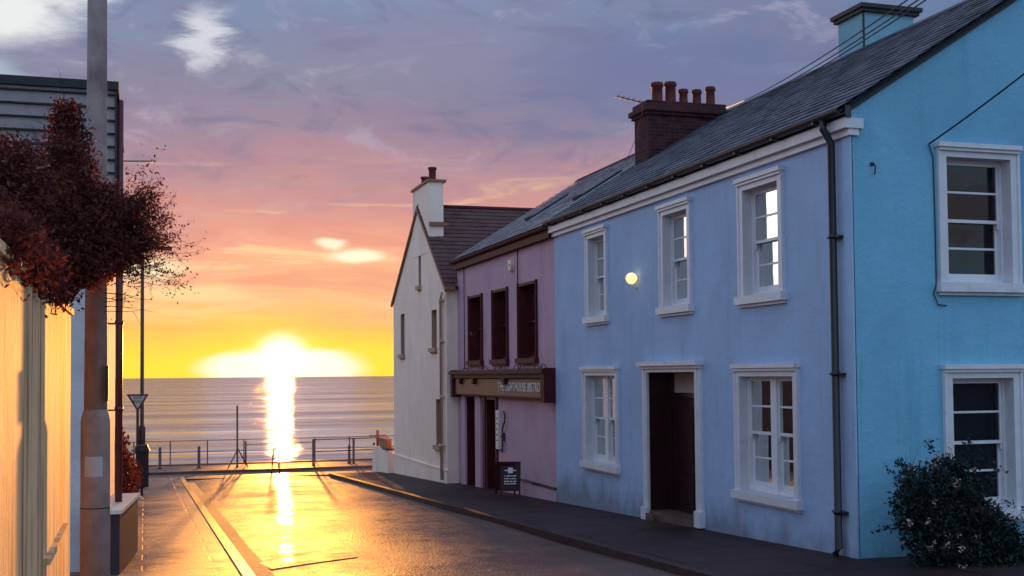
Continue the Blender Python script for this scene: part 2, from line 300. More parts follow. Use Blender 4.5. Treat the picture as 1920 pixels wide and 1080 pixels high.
# ------------------------------------------------------------------ mesh helpers
def ob(name, verts, faces, m, parent=None, smooth=False, uvs=None):
    me = bpy.data.meshes.new(name); me.from_pydata([tuple(v) for v in verts], [], faces); me.update()
    for mm in (m if isinstance(m, (list, tuple)) else [m]): me.materials.append(mm)
    if smooth:
        for p in me.polygons: p.use_smooth = True
    o = bpy.data.objects.new(name, me); COL.objects.link(o)
    if parent: o.parent = parent
    return o
class MB:
    def __init__(s): s.v = []; s.f = []; s.mi = []; s.sm = []
    def add(s, vs, fs, mi=0, sm=False):
        k = len(s.v); s.v += [tuple(v) for v in vs]; s.f += [tuple(i+k for i in f_) for f_ in fs]; s.mi += [mi]*len(fs); s.sm += [sm]*len(fs); return s
    def box(s, a, b, mi=0, T=None):
        (x0, y0, z0), (x1, y1, z1) = a, b
        vs = [(x0, y0, z0), (x1, y0, z0), (x1, y1, z0), (x0, y1, z0), (x0, y0, z1), (x1, y0, z1), (x1, y1, z1), (x0, y1, z1)]
        if T: vs = [T(*v) for v in vs]
        return s.add(vs, [(0, 3, 2, 1), (4, 5, 6, 7), (0, 1, 5, 4), (1, 2, 6, 5), (2, 3, 7, 6), (3, 0, 4, 7)], mi)
    def lathe(s, c, prof, n=16, mi=0, sm=True):   # prof: [(r,z)]
        vs = []; fs = []
        for r_, z_ in prof:
            for i in range(n):
                a = 2*math.pi*i/n; vs.append((c[0]+r_*math.cos(a), c[1]+r_*math.sin(a), c[2]+z_))
        for j in range(len(prof)-1):
            for i in range(n): fs.append((j*n+i, j*n+(i+1) % n, (j+1)*n+(i+1) % n, (j+1)*n+i))
        fs.append(tuple(range(n))[::-1]); fs.append(tuple((len(prof)-1)*n+i for i in range(n)))
        return s.add(vs, fs, mi, sm)
    def tube(s, pts, rad, n=8, mi=0):
        pts = [Vector(p) for p in pts]; rads = rad if isinstance(rad, (list, tuple)) else [rad]*len(pts)
        vs = []; fs = []
        for i, p in enumerate(pts):
            d = (pts[min(i+1, len(pts)-1)]-pts[max(i-1, 0)]).normalized()
            a = d.orthogonal().normalized() if abs(d.z) > .9 else d.cross(Vector((0, 0, 1))).normalized()
            b_ = d.cross(a)
            for k in range(n):
                t_ = 2*math.pi*k/n; vs.append(p+(a*math.cos(t_)+b_*math.sin(t_))*rads[i])
        for j in range(len(pts)-1):
            for i in range(n): fs.append((j*n+i, j*n+(i+1) % n, (j+1)*n+(i+1) % n, (j+1)*n+i))
        fs.append(tuple(range(n))[::-1]); fs.append(tuple((len(pts)-1)*n+i for i in range(n)))
        return s.add(vs, fs, mi, True)
    def build(s, name, m, parent=None):
        o = ob(name, s.v, s.f, m, parent)
        o.data.polygons.foreach_set('material_index', s.mi); o.data.polygons.foreach_set('use_smooth', s.sm); o.data.update()
        return o
def empty(name, loc=(0, 0, 0)):
    o = bpy.data.objects.new(name, None); o.location = loc; o.empty_display_size = .2; COL.objects.link(o); return o
def tag(o, label=None, cat=None, group=None, kind=None):
    if label: o['label'] = label
    if cat: o['category'] = cat
    if group: o['group'] = group
    if kind: o['kind'] = kind
    return o
def struct(o): return tag(o, kind='structure')
def copy_tree(o, parent=None):
    c_ = o.copy(); COL.objects.link(c_)
    if parent: c_.parent = parent
    for ch in list(o.children): copy_tree(ch, c_)
    return c_

SL = .0373
def gz(y_, off=0.): return off-SL*y_          # height of the sloping street
# ------------------------------------------------------------------ ground
def sheet(name, xs, ys, zf, m):
    vs = [(a, b_, zf(a, b_)) for b_ in ys for a in xs]; nx = len(xs)
    fs = [(j*nx+i, j*nx+i+1, (j+1)*nx+i+1, (j+1)*nx+i) for j in range(len(ys)-1) for i in range(nx-1)]
    return struct(ob(name, vs, fs, m, smooth=True))
fr_ = lambda a, b_, n: [a+(b_-a)*i/n for i in range(n+1)]
KL, KR = 1.17, 5.78
def gz2(y_): return gz(max(y_, -60))
sheet('ground', [-3000, -60, -1.0, KL-.4, KR+.6, 12, 60, 3000], [-3000, -60, 0, 20, 44, 49.5], lambda a, b_: gz2(b_)-.17, SOIL)
def road_z(a, b_):
    crown = .045*(1-((a-3.5)/2.4)**2); return gz(b_, -.145)+max(crown, 0)+.012*math.sin(b_*.9+a*.5)*(1 if b_ < 24 else .3)
sheet('road', fr_(KL, KR, 14), fr_(-30, 39.2, 120), road_z, ASPH)
sheet('seafront_road', fr_(-60, 60, 40), fr_(39.2, 43.2, 4), lambda a, b_: gz(b_, -.10), ASPH)
sheet('pavement', [-1.0, KL-.13], fr_(-20, 38.2, 30), lambda a, b_: gz(b_, .0), PAVE)
sheet('pavement', [KR+.13, 8.3], fr_(-20, 38.6, 30), lambda a, b_: gz(b_, -.045), PAVR)
sheet('driveway', [8.3, 14], [-20, 12.4], lambda a, b_: gz(b_, -.049), PAVR)
sheet('promenade', [-60, 60], [43.2, 49.5], lambda a, b_: gz(b_, -.02), PROM)
for nm, xa, xb in (('left', KL-.13, KL), ('right', KR, KR+.13)):
    k = MB(); zt = .012 if nm == 'left' else -.038
    for i in range(64):
        y0, y1 = -18+i*.9, -18+i*.9+.892
        if y1 > 39: break
        vs = [(a, b_, gz(b_, zt if q_ else -.3)) for q_ in (0, 1) for b_ in (y0, y1) for a in (xa, xb)]
        k.add(vs, [(0, 1, 5, 4), (1, 3, 7, 5), (3, 2, 6, 7), (2, 0, 4, 6), (4, 5, 7, 6)])
    struct(k.build('kerb', KERB if nm == 'left' else mat('dark_kerb', (.055, .030, .030), .7, .2, var=.3, vscale=4)))
k = MB()
k.box((-60, 43.05, -2.1), (60, 43.2, gz(43.1, .0))); struct(k.build('kerb', KERB))
k = MB()
for i in range(62):
    y0, y1 = -6+i*.7, -6+(i+1)*.7-.008
    if y1 > 37.5: break
    a0, a1 = KL+.012, KL+.30
    k.add([(a0, y0, road_z(a0, y0)+.016), (a1, y0, road_z(a1, y0)+.006), (a1, y1, road_z(a1, y1)+.006), (a0, y1, road_z(a0, y1)+.016)], [(0, 1, 2, 3)])
struct(k.build('road_gutter', YEL))
# trench patch across the road
k = MB(); P0 = [(1.42, 15.5), (2.7, 16.35), (2.68, 15.35), (1.5, 14.75)]
def bil(u, v):
    a = [(1-u)*(1-v), u*(1-v), u*v, (1-u)*v]; return (sum(w*p[0] for w, p in zip(a, P0)), sum(w*p[1] for w, p in zip(a, P0)))
n = 8; vs = []
for j in range(n+1):
    for i in range(n+1):
        a, b_ = bil(i/n, j/n); vs.append((a, b_, road_z(a, b_)+.007))
k.add(vs, [(j*(n+1)+i, (j+1)*(n+1)+i, (j+1)*(n+1)+i+1, j*(n+1)+i+1) for j in range(n) for i in range(n)])
struct(k.build('road_patch', PATCH))
k = MB(); k.box((-60, 49.5, -6.5), (60, 49.9, gz(49.5, .02))); struct(k.build('sea_wall', PROM))
struct(sheet('beach', fr_(-90, 90, 20), fr_(49.9, 72, 6), lambda a, b_: -4.2-(b_-49.9)*.045, SHIN))
sea = ob('sea', [(-9000, 50, -5), (9000, 50, -5), (30000, 16000, -5), (-30000, 16000, -5)], [(0, 1, 2, 3)], SEA); struct(sea)

# ------------------------------------------------------------------ building helpers
def PX(X0): return lambda u, d, z_: (X0+d, u, z_)          # facade facing -X, u runs along Y
def PY(Y0): return lambda u, d, z_: (u, Y0+d, z_)          # wall facing -Y, u runs along X
def wall_faces(mb, P, u0, u1, z0, z1, ops, depth=.2, mi=0, zb=None, n=1):
    us = sorted(set([u0, u1]+[o[0] for o in ops]+[o[1] for o in ops])); zs = sorted(set([z0, z1]+[o[2] for o in ops]+[o[3] for o in ops]))
    for i in range(len(us)-1):
        for j in range(len(zs)-1):
            cu, cz = (us[i]+us[i+1])/2, (zs[j]+zs[j+1])/2
            if any(o[0] < cu < o[1] and o[2] < cz < o[3] for o in ops): continue
            mb.add([P(us[i], 0, zs[j]), P(us[i+1], 0, zs[j]), P(us[i+1], 0, zs[j+1]), P(us[i], 0, zs[j+1])], [(0, 1, 2, 3)], mi)
def lining(mb, P, o, depth, mi=0):
    a, b_, c_, d_ = o
    mb.add([P(a, 0, c_), P(a, depth, c_), P(a, depth, d_), P(a, 0, d_)], [(0, 1, 2, 3)], mi)
    mb.add([P(b_, 0, c_), P(b_, depth, c_), P(b_, depth, d_), P(b_, 0, d_)], [(0, 1, 2, 3)], mi)
    mb.add([P(a, 0, d_), P(a, depth, d_), P(b_, depth, d_), P(b_, 0, d_)], [(0, 1, 2, 3)], mi)
    mb.add([P(a, 0, c_), P(a, depth, c_), P(b_, depth, c_), P(b_, 0, c_)], [(0, 1, 2, 3)], mi)
def pbox(mb, P, u0, u1, d0, d1, z0, z1, mi=0): mb.box((u0, d0, z0), (u1, d1, z1), mi, T=P)
rng = random.Random(5)
def window(parent, P, o, dep=.11, lights=1, rows=2, frame_m=TRIM, sash_m=SASH, curtain=CUR, sill=True, hood=True, arch=.11, rev=.11, sash=True, label=None):
    """opening o=(u0,u1,z0,z1): architrave, lining, sashes, glass, sill, curtain"""
    a, b_, c_, d_ = o; k = MB()
    pr = -.035
    if arch:
        pbox(k, P, a-arch, a+.004, pr, .01, c_-.02, d_+arch); pbox(k, P, b_-.004, b_+arch, pr, .01, c_-.02, d_+arch); pbox(k, P, a+.004, b_-.004, pr, .01, d_-.003, d_+arch-.002)
        pbox(k, P, a-arch-.012, a-arch+.022, pr-.018, .01, c_-.02, d_+arch+.012); pbox(k, P, b_+arch-.022, b_+arch+.012, pr-.018, .01, c_-.02, d_+arch+.012)
    if hood: pbox(k, P, a-arch-.03, b_+arch+.03, pr-.06, .01, d_+arch-.001, d_+arch+.055); pbox(k, P, a-arch-.01, b_+arch+.01, pr-.035, .01, d_+arch-.04, d_+arch-.002)
    lining(k, P, (a+.002, b_-.002, c_+.002, d_-.002), dep+.12)
    w = k.build('window', frame_m, parent)
    if label: w['label'] = label
    # outer box frame of the sashes
    k = MB(); fw = .028; d0 = dep
    pbox(k, P, a+.003, a+fw, d0, d0+.13, c_+.003, d_-.003); pbox(k, P, b_-fw, b_-.003, d0, d0+.13, c_+.003, d_-.003)
    pbox(k, P, a+fw, b_-fw, d0, d0+.13, d_-fw, d_-.003); pbox(k, P, a+fw, b_-fw, d0, d0+.13, c_+.003, c_+fw+.02)
    mul = .15 if lights == 2 else 0; xs = [(a+fw, b_-fw)]
    if lights == 2:
        mid = (a+b_)/2; pbox(k, P, mid-mul/2, mid+mul/2, d0-.01, d0+.13, c_+.003, d_-.004); xs = [(a+fw, mid-mul/2), (mid+mul/2, b_-fw)]
    k.build('window_frame', sash_m, w)
    zlo, zhi = c_+fw+.02, d_-fw; zm = (zlo+zhi)/2
    for (xa, xb) in xs:
        for (nm, zz0, zz1, dd, bot) in (('upper_sash', zm-.02, zhi, d0+.02, .04), ('lower_sash', zlo, zm+.02, d0+.065, .08)):
            k = MB(); sw_ = .036
            pbox(k, P, xa+.002, xa+sw_, dd, dd+.035, zz0, zz1); pbox(k, P, xb-sw_, xb-.002, dd, dd+.035, zz0, zz1)
            pbox(k, P, xa+sw_, xb-sw_, dd, dd+.035, zz1-.04, zz1); pbox(k, P, xa+sw_, xb-sw_, dd, dd+.035, zz0, zz0+bot)
            for r_ in range(1, rows):
                zc = zz0+bot+(zz1-.04-zz0-bot)*r_/rows; pbox(k, P, xa+sw_, xb-sw_, dd+.004, dd+.031, zc-.013, zc+.013)
            if nm == 'lower_sash':   # horns and lifts
                pass
            else:
                pbox(k, P, xa+.006, xa+sw_-.006, dd+.002, dd+.03, zz0-.07, zz0); pbox(k, P, xb-sw_+.006, xb-.006, dd+.002, dd+.03, zz0-.07, zz0)
            k.build(nm, sash_m, w)
            k = MB(); k.add([P(xa+.03, dd+.018, zz0+.02), P(xb-.03, dd+.018, zz0+.02), P(xb-.03, dd+.018, zz1-.02), P(xa+.03, dd+.018, zz1-.02)], [(0, 1, 2, 3)])
            k.build('glass_pane', GLASS, w)
    if curtain:
        k = MB()
        spans = [(a+.02, a+(b_-a)*.36), (b_-(b_-a)*.36, b_-.02)] if curtain is CURD else [(a+.02, b_-.02)]
        for (ca, cb) in spans:
            n_ = max(int((cb-ca)/.025), 6); vs = []
            for i in range(n_+1):
                u = ca+(cb-ca)*i/n_; dd = d0+.22+.022*math.sin(i*1.25+rng.random()*.8)
                vs += [P(u, dd, c_-.02), P(u, dd, d_+.02)]
            k.add(vs, [(2*i, 2*i+2, 2*i+3, 2*i+1) for i in range(n_)], 0, True)
        k.build('curtain', curtain, w)
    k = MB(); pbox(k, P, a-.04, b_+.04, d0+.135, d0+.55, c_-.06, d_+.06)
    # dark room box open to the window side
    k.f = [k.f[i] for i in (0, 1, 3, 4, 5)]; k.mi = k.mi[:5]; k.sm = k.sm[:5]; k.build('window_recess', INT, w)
    if sill:
        k = MB(); pbox(k, P, a-arch-.05, b_+arch+.05, -.10, dep+.01, c_-.115, c_-.002); pbox(k, P, a-arch-.02, b_+arch+.02, -.045, .0, c_-.155, c_-.116)
        k.build('sill', frame_m, w)
    return w
def slates(P3, A, B, U, m, parent, name='roof', cw=.26, rh=.215, seed=1, wob=.006):
    """slated slope: A->B along the eave, U up the slope vector (full length); each slate a tilted tile"""
    r_ = random.Random(seed); A = Vector(A); B = Vector(B); U = Vector(U); Lw = (B-A).length; Lu = U.length
    e = (B-A).normalized(); u = U.normalized(); nrm = e.cross(u)
    if nrm.z < 0: nrm = -nrm
    k = MB(); nr = max(1, int(round(Lu/rh))); rh = Lu/nr
    k.add([A-nrm*.03, B-nrm*.03, B+U-nrm*.03, A+U-nrm*.03], [(0, 1, 2, 3)])
    k.add([A-nrm*.045, B-nrm*.045, B+U-nrm*.045, A+U-nrm*.045], [(3, 2, 1, 0)])
    for i in range(nr):
        off = (.5 if i % 2 else 0)*cw; a = -off
        while a < Lw:
            x0 = max(a, 0)+.003; x1 = min(a+cw, Lw)-.003; a += cw
            if x1-x0 < .03: continue
            jb = r_.uniform(-wob, wob); lift = .02+r_.uniform(0, .007)
            l0 = i*rh+jb; l1 = min((i+1)*rh+.02, Lu)
            p = [A+e*x0+u*l0+nrm*lift, A+e*x1+u*l0+nrm*(lift+r_.uniform(-.003, .003)), A+e*x1+u*l1+nrm*.004, A+e*x0+u*l1+nrm*.004]
            k.add(p+[p[0]-nrm*.014, p[1]-nrm*.014], [(0, 1, 2, 3), (4, 5, 1, 0)])
    return k.build(name, m, parent)

# ------------------------------------------------------------------ blue house
X0 = 8.0; YC = 11.99; YP = 22.58; YW = 30.42; XR = 11.5; ZE = 4.62; ZR = 7.10; XB = 15.0
def house_walls(root, Y0, Y1, ops, gops, m_front, m_gable, z1=ZE, gable=True, xf=X0):
    k = MB(); wall_faces(k, PX(xf), Y0, Y1, -1.8, z1, ops, mi=0); k.build('wall', [m_front], root)
    if gable:
        k = MB(); wall_faces(k, PY(Y0), xf+.0, XB, -1.8, z1, gops)
        k.add([(xf, Y0, z1), (XB, Y0, z1), (XB, Y0, z1+.16), (XR, Y0, ZR-.04), (xf, Y0, z1+.25)], [(0, 1, 2, 3, 4)])
        w2 = k.build('wall', [m_gable], root); w2['label'] = 'gable wall painted a stronger cyan blue than the street front'
    k = MB(); k.add([(XB, Y0, -1.8), (XB, Y1, -1.8), (XB, Y1, z1), (XB, Y0, z1)], [(0, 1, 2, 3)])
    k.add([(xf, Y1, -1.8), (XB, Y1, -1.8), (XB, Y1, z1), (XR, Y1, ZR-.05), (xf, Y1, z1)], [(0, 1, 2, 3, 4)]); k.build('rear_wall', m_front, root)
blue = empty('blue_house', (X0, YC, 0)); tag(blue, 'two storey light blue house with white sash windows and cyan gable, nearest on the right', 'house')
bl = empty('x'); bpy.data.objects.remove(bl)
class Sh:  # parts are modelled in world space, then the root's offset is taken out
    pass
def settle(root):
    inv = Matrix.Translation(root.location).inverted()
    for ch in root.children:
        ch.matrix_parent_inverse = inv
UW = [(19.80, 20.62, 2.76, 4.24), (16.38, 17.27, 2.76, 4.24), (13.66, 14.62, 2.76, 4.24)]
GW = [(19.36, 20.82, .06, 1.67), (13.36, 14.80, .06, 1.65)]
DO = (16.16, 17.95, -.66, 1.72)
GUP = (9.30, 10.25, 2.77, 4.31); GLO = (9.32, 10.22, .0, 1.61)
house_walls(blue, YC, YP, UW+GW+[DO], [GUP, GLO], FAC, GAB)
for i, o in enumerate(UW): window(blue, PX(X0), o, .12, 1, 2, curtain=CURD)
for o in GW: window(blue, PX(X0), o, .11, 2, 2)
wu = window(blue, PY(YC), GUP, .14, 1, 2, curtain=CURD, label='upper gable window of four stacked dark panes')
wl_ = window(blue, PY(YC), GLO, .14, 1, 2, label='lower gable window behind the flowering shrub')
# door
P = PX(X0); a, b_, c_, d_ = DO
k = MB(); pbox(k, P, a-.17, a+.004, -.05, .01, gz(16, .16), d_+.1); pbox(k, P, b_-.004, b_+.17, -.05, .01, gz(18.1, .0)-.05, d_+.1); pbox(k, P, a+.004, b_-.004, -.05, .01, d_-.003, d_+.1)
pbox(k, P, a-.10, a-.06, -.065, .0, gz(16, .18), d_+.06); pbox(k, P, b_+.06, b_+.10, -.065, .0, -.6, d_+.06)
pbox(k, P, a-.22, b_+.22, -.14, .01, d_+.1, d_+.165); pbox(k, P, a-.19, b_+.19, -.09, .01, d_+.055, d_+.099)
pbox(k, P, a-.21, a-.02, -.10, .01, gz(16, -.02), gz(16, .22)); pbox(k, P, b_+.0, b_+.2, -.09, .01, gz(18.1, -.06), gz(18.1, .16))
lining(k, P, (a+.002, b_-.002, -1.0, d_-.002), .22); ds = k.build('door_surround', TRIM, blue)
k = MB(); lining(k, P, (a+.004, b_-.004, -1.0, d_-.004), .5)
pbox(k, P, a+.12, b_-.12, .36, .42, 1.30, 1.38); pbox(k, P, a+.01, a+.119, .34, .44, -.7, 1.71); pbox(k, P, b_-.119, b_-.01, .34, .44, -.7, 1.71)
k.build('door_frame', DOOR, blue)
k = MB(); pbox(k, P, a+.12, b_-.12, .40, .45, -.62, 1.30)
ua, ub = a+.12, b_-.12; um = (ua+ub)/2
for (p0, p1, q0, q1) in ((ua+.1, um-.05, .25, 1.15), (um+.05, ub-.1, .25, 1.15), (ua+.1, um-.05, -.48, .1), (um+.05, ub-.1, -.48, .1)):
    for (s0, s1, t0, t1) in ((p0, p0+.03, q0, q1), (p1-.03, p1, q0, q1), (p0, p1, q0, q0+.03), (p0, p1, q1-.03, q1)): pbox(k, P, s0, s1, .385, .4, t0, t1)
    pbox(k, P, p0+.07, p1-.07, .388, .4, q0+.07, q1-.07)
dr = k.build('door', DOOR, blue)
k = MB(); k.lathe((X0+.35, ua+.1, .3), [(.0, -.03), (.03, -.015), (.032, .01), (.0, .03)], 10); k.build('handle', STEEL, dr)
k = MB(); pbox(k, P, a+.12, b_-.12, .41, .42, 1.38, 1.71); k.build('fanlight', FANL, blue)
k = MB(); pbox(k, P, a-.02, b_+.02, -.02, .5, -1.0, gz(17, .07)); pbox(k, P, b_-.3, b_-.02, -.10, .1, -1.0, gz(17.8, .06)); k.build('doorstep', KERB, blue)
# cornice, pilaster, plinth
k = MB(); pbox(k, P, YC-.04, YP, -.06, .02, 4.50, 4.58); pbox(k, P, YC-.06, YP, -.13, .02, 4.58, 4.70)
k.box((X0+.021, YC-.06, 4.58), (X0+.13, YC-.001, 4.70)); k.box((X0+.021, YC-.04, 4.50), (X0+.08, YC-.001, 4.578)); k.build('cornice', TRIM, blue)
k = MB(); pbox(k, P, YC, YC+.17, -.022, 0.01, -1.5, 4.50); k.build('corner_pilaster', FAC, blue)
k = MB(); pts = []
nn_ = 24
for i in range(nn_+1):
    pass
def gutter(mb, x_, ya, yb, z_, r_=.06):
    vs = []; n_ = 8
    for yy in (ya, yb):
        for i in range(n_+1):
            t_ = math.pi+math.pi*i/n_; vs.append((x_+r_*math.cos(t_), yy, z_+r_*math.sin(t_)))
        for i in range(n_+1):
            t_ = 2*math.pi-math.pi*i/n_; vs.append((x_+(r_-.008)*math.cos(t_), yy, z_+(r_-.008)*math.sin(t_)))
    m_ = 2*(n_+1); mb.add(vs, [(i, (i+1) % m_, m_+(i+1) % m_, m_+i) for i in range(m_)]+[tuple(range(m_))[::-1], tuple(range(m_, 2*m_))], 0, False)
gutter(k, X0-.2, YC-.10, YP, 4.79, .07); k.box((X0-.13, YC-.08, 4.70), (X0-.06, YP, 4.84))
for yy in fr_(YC+.4, YP-.3, 10): k.box((X0-.275, yy, 4.70), (X0-.13, yy+.03, 4.725))
k.build('gutter', GUT, blue)
k = MB(); k.tube([(X0-.2, 12.28, 4.74), (X0-.2, 12.28, 4.62), (X0-.09, 12.28, 4.45), (X0-.09, 12.28, gz(12.3)+.06), (X0-.14, 12.28, gz(12.3)-.02)], .045, 10)
for zz in (3.3, 1.65, 0.0): k.tube([(X0-.09, 12.28, zz), (X0-.09, 12.28, zz+.05)], .055, 10); k.box((X0-.1, 12.16, zz+.01), (X0+.0, 12.4, zz+.035))
k.build('downpipe', GUT, blue)
# roof
UPV = Vector((XR, 0, ZR))-Vector((X0-.2, 0, 4.80))
slates(None, (X0-.2, YC-.07, 4.80), (X0-.2, YP, 4.80), UPV, SLA, blue, 'roof', seed=3)
k = MB(); k.add([(XR, YC-.07, ZR), (XR, YP, ZR), (XB+.15, YP, 4.78), (XB+.15, YC-.07, 4.78)], [(0, 1, 2, 3)]); k.build('rear_roof', SLA, blue)
k = MB()
for i in range(24):
    ya = YC-.08+i*(YP-YC+.08)/24; yb = ya+(YP-YC+.08)/24-.006
    k.add([(XR-.13, ya, ZR-.05), (XR-.13, yb, ZR-.05), (XR, yb, ZR+.045), (XR, ya, ZR+.045), (XR+.13, ya, ZR-.05), (XR+.13, yb, ZR-.05)], [(0, 1, 2, 3), (3, 2, 5, 4), (0, 3, 4)])
k.build('ridge_tiles', GUT, blue)
k = MB(); k.add([(X0-.1, YC-.02, 4.80), (XR, YC-.02, ZR-.03), (XR, YC-.02, ZR-.09), (X0-.1, YC-.02, 4.74), (X0-.1, YC, 4.80), (XR, YC, ZR-.03), (XR, YC, ZR-.09), (X0-.1, YC, 4.74)], [(0, 1, 2, 3), (3, 2, 6, 7), (0, 4, 5, 1)])
k.build('verge_board', DARK, blue)
# white chimney
k = MB(); k.box((11.62, 17.0, 6.3), (12.62, 17.75, 7.80)); k.box((11.56, 16.94, 7.80), (12.70, 17.81, 7.86), 1); k.box((11.52, 16.9, 7.86), (12.74, 17.85, 7.93), 1)
k.box((11.60, 16.985, 6.3), (11.635, 17.0, 7.80), 1)
wc = k.build('chimney', [mat('pale_blue_render', (.22, .42, .52), .8, .3, bump=RB, var=.1), DARK], blue); wc['label'] = 'plain pale blue chimney with a dark flat cap, standing on the ridge'
# brick chimney with pots
k = MB(); k.box((9.78, 21.8, 5.6), (11.5, 22.5, 6.98)); k.box((9.73, 21.75, 6.98), (11.55, 22.55, 7.05)); k.box((9.68, 21.70, 7.05), (11.6, 22.6, 7.15)); k.box((9.75, 21.77, 7.15), (11.53, 22.53, 7.27))
for i in range(17):
    z_ = 5.75+i*.075
bc = k.build('chimney', BRI, blue); bc['label'] = 'dark red brick chimney carrying five clay pots'
for (xa, xb, zt) in ((10.0, 10.26, 7.72), (10.3, 10.56, 7.75), (10.62, 10.83, 7.62), (10.93, 11.14, 7.63), (11.24, 11.46, 7.71)):
    r_ = (xb-xa)/2; hh = zt-7.25; k = MB(); k.lathe(((xa+xb)/2, 22.12, 7.25), [(r_*1.05, 0), (r_*1.0, .05), (r_*.9, .06), (r_*.84, hh-.10), (r_*1.05, hh-.08), (r_, hh-.02), (r_*.9, hh), (r_*.6, hh), (r_*.55, hh-.1)], 14); k.build('chimney_pot', POT, bc)
k = MB(); k.tube([(9.66, 21.85, 7.22), (9.1, 21.8, 7.30)], .012, 6)
for t_ in (.15, .4, .6, .8, 1): k.tube([(9.66-.56*t_, 21.68, 7.22+.08*t_), (9.66-.56*t_, 21.98, 7.22+.08*t_)], .006, 5)
k.tube([(9.68, 21.85, 6.9), (9.68, 21.85, 7.25)], .014, 6); k.tube([(9.66, 21.84, 7.0), (9.55, 21.9, 6.5), (9.4, 22.0, 6.1)], .006, 5); k.build('aerial', STEEL, blue)
# cable bracket, gable hook
k = MB(); k.box((8.25, YC-.02, 4.15), (8.29, YC, 4.19)); k.tube([(8.28, YC-.02, 4.18), (8.29, YC-.05, 4.14), (8.29, YC-.03, 4.04)], .008, 6); k.build('wall_hook', DARK, blue)
k = MB(); k.tube([(9.07, YC-.015, 4.45), (9.13, YC-.012, 4.3), (9.14, YC-.01, 3.5), (9.14, YC-.01, 2.75), (9.09, YC-.02, 2.63), (9.15, YC-.02, 2.50), (9.28, YC-.02, 2.49)], .007, 6); k.build('wall_cable', CABLE, blue)
settle(blue)
# lit globe lamp
lr = empty('wall_lamp', (X0, 18.37, 3.32)); tag(lr, 'small round glowing yellow lamp on the blue wall between two upper windows', 'lamp')
k = MB(); k.lathe((X0-.11, 18.37, 3.315), [(0.001, -.1), (.05, -.088), (.085, -.05), (.1, 0), (.085, .05), (.05, .088), (.001, .1)], 20); k.build('lamp_globe', LAMPM, lr)
k = MB(); k.tube([(X0-.02, 18.37, 3.315), (X0+.0, 18.37, 3.315)], .05, 14); k.tube([(X0-.01, 18.37, 3.14), (X0-.06, 18.37, 3.16), (X0-.11, 18.37, 3.22)], .012, 6); k.build('lamp_base', TRIM, lr); settle(lr)

# ------------------------------------------------------------------ bistro
bis = empty('bistro_building', (X0, YP, 0)); tag(bis, 'mauve two storey bistro with dark red windows and shop sign, between blue and white houses', 'building')
BW = [(28.02, 29.16, 2.06, 3.66), (25.88, 27.0, 2.06, 3.66), (23.78, 24.96, 2.06, 3.66)]
BD = [(28.74, 29.56, -1.25, 1.14), (26.88, 27.72, -1.25, 1.10)]
YP2 = YP+.01
k = MB(); wall_faces(k, PX(X0+.01), YP2, YW, -1.9, 4.5, BW+BD); k.build('wall', BIS, bis)
k = MB(); k.add([(XB, YP2, -1.8), (XB, YW, -1.8), (XB, YW, 4.5), (XB, YP2, 4.5)], [(0, 1, 2, 3)]); k.add([(X0+.01, YW, -1.8), (XB, YW, -1.8), (XB, YW, 4.5), (XR, YW, ZR-.06), (X0+.01, YW, 4.5)], [(0, 1, 2, 3, 4)]); k.build('rear_wall', BIS, bis)
for o in BW: window(bis, PX(X0+.01), o, .16, 1, 1, frame_m=BFR, sash_m=BFR, curtain=CURD, arch=.06, hood=False)
P = PX(X0+.01)
for o in BD:
    a, b_, c_, d_ = o; k = MB(); lining(k, P, (a+.002, b_-.002, c_, d_-.002), .3); pbox(k, P, a+.01, a+.09, .2, .3, c_, d_-.01); pbox(k, P, b_-.09, b_-.01, .2, .3, c_, d_-.01); k.build('door_frame', BFR, bis)
    k = MB(); pbox(k, P, a+.09, b_-.09, .24, .28, c_, d_-.01); pbox(k, P, a+.17, b_-.17, .225, .24, -.8, -.2); dd = k.build('door', DOOR, bis)
    k = MB(); pbox(k, P, a+.2, b_-.2, .228, .238, .0, .85); k.build('glass_pane', FANL if 0 else INT, dd)
k = MB(); pbox(k, P, 28.12, 28.60, -.05, .02, -1.2, 1.18); pbox(k, P, 29.6, 29.95, -.04, .02, -1.2, 1.18); k.build('door_pilaster', BIS, bis)
k = MB(); pbox(k, P, 27.74, 27.95, -.04, .02, -1.2, 1.16); pbox(k, P, 26.72, 26.86, -.04, .02, -1.2, 1.16); k.build('door_jamb', BFR, bis)
k = MB(); pbox(k, P, YP2+.02, YW-.12, -.22, .02, 1.62, 1.72); pbox(k, P, YP2+.02, YW-.12, -.30, .02, 1.72, 1.80); pbox(k, P, YP2+.0, YP2+.22, -.26, .02, 1.12, 1.83); pbox(k, P, YW-.30, YW-.1, -.24, .02, 1.12, 1.83)
for yy in (29.3, 28.0, 25.4): pbox(k, P, yy, yy+.14, -.26, -.16, 1.47, 1.62)
k.build('shop_cornice', BFR, bis)
sb = empty('shop_sign', (X0, 26, 1.2)); tag(sb, 'long tan shop sign with pale lettering above the bistro doors', 'sign')
k = MB(); pbox(k, P, YP2+.24, YW-.32, -.16, .0, 1.19, 1.60); k.build('sign_board', BSG, sb)
k = MB(); pbox(k, P, YP2+.24, YW-.32, -.18, -.16, 1.19, 1.22); pbox(k, P, YP2+.24, YP2+.27, -.18, -.16, 1.22, 1.6); k.build('sign_border', BFR, sb)
cu = bpy.data.curves.new('t', 'FONT'); cu.body = 'THE LIGHTHOUSE BISTRO'; cu.size = .30; cu.extrude = .006; cu.resolution_u = 2
to = bpy.data.objects.new('t', cu); COL.objects.link(to); bpy.context.view_layer.update()
me = bpy.data.meshes.new_from_object(to.evaluated_get(bpy.context.evaluated_depsgraph_get())); bpy.data.objects.remove(to)
xs_ = [v.co.x for v in me.vertices]; ys_ = [v.co.y for v in me.vertices]; w_ = max(xs_)-min(xs_); h_ = max(ys_)-min(ys_)
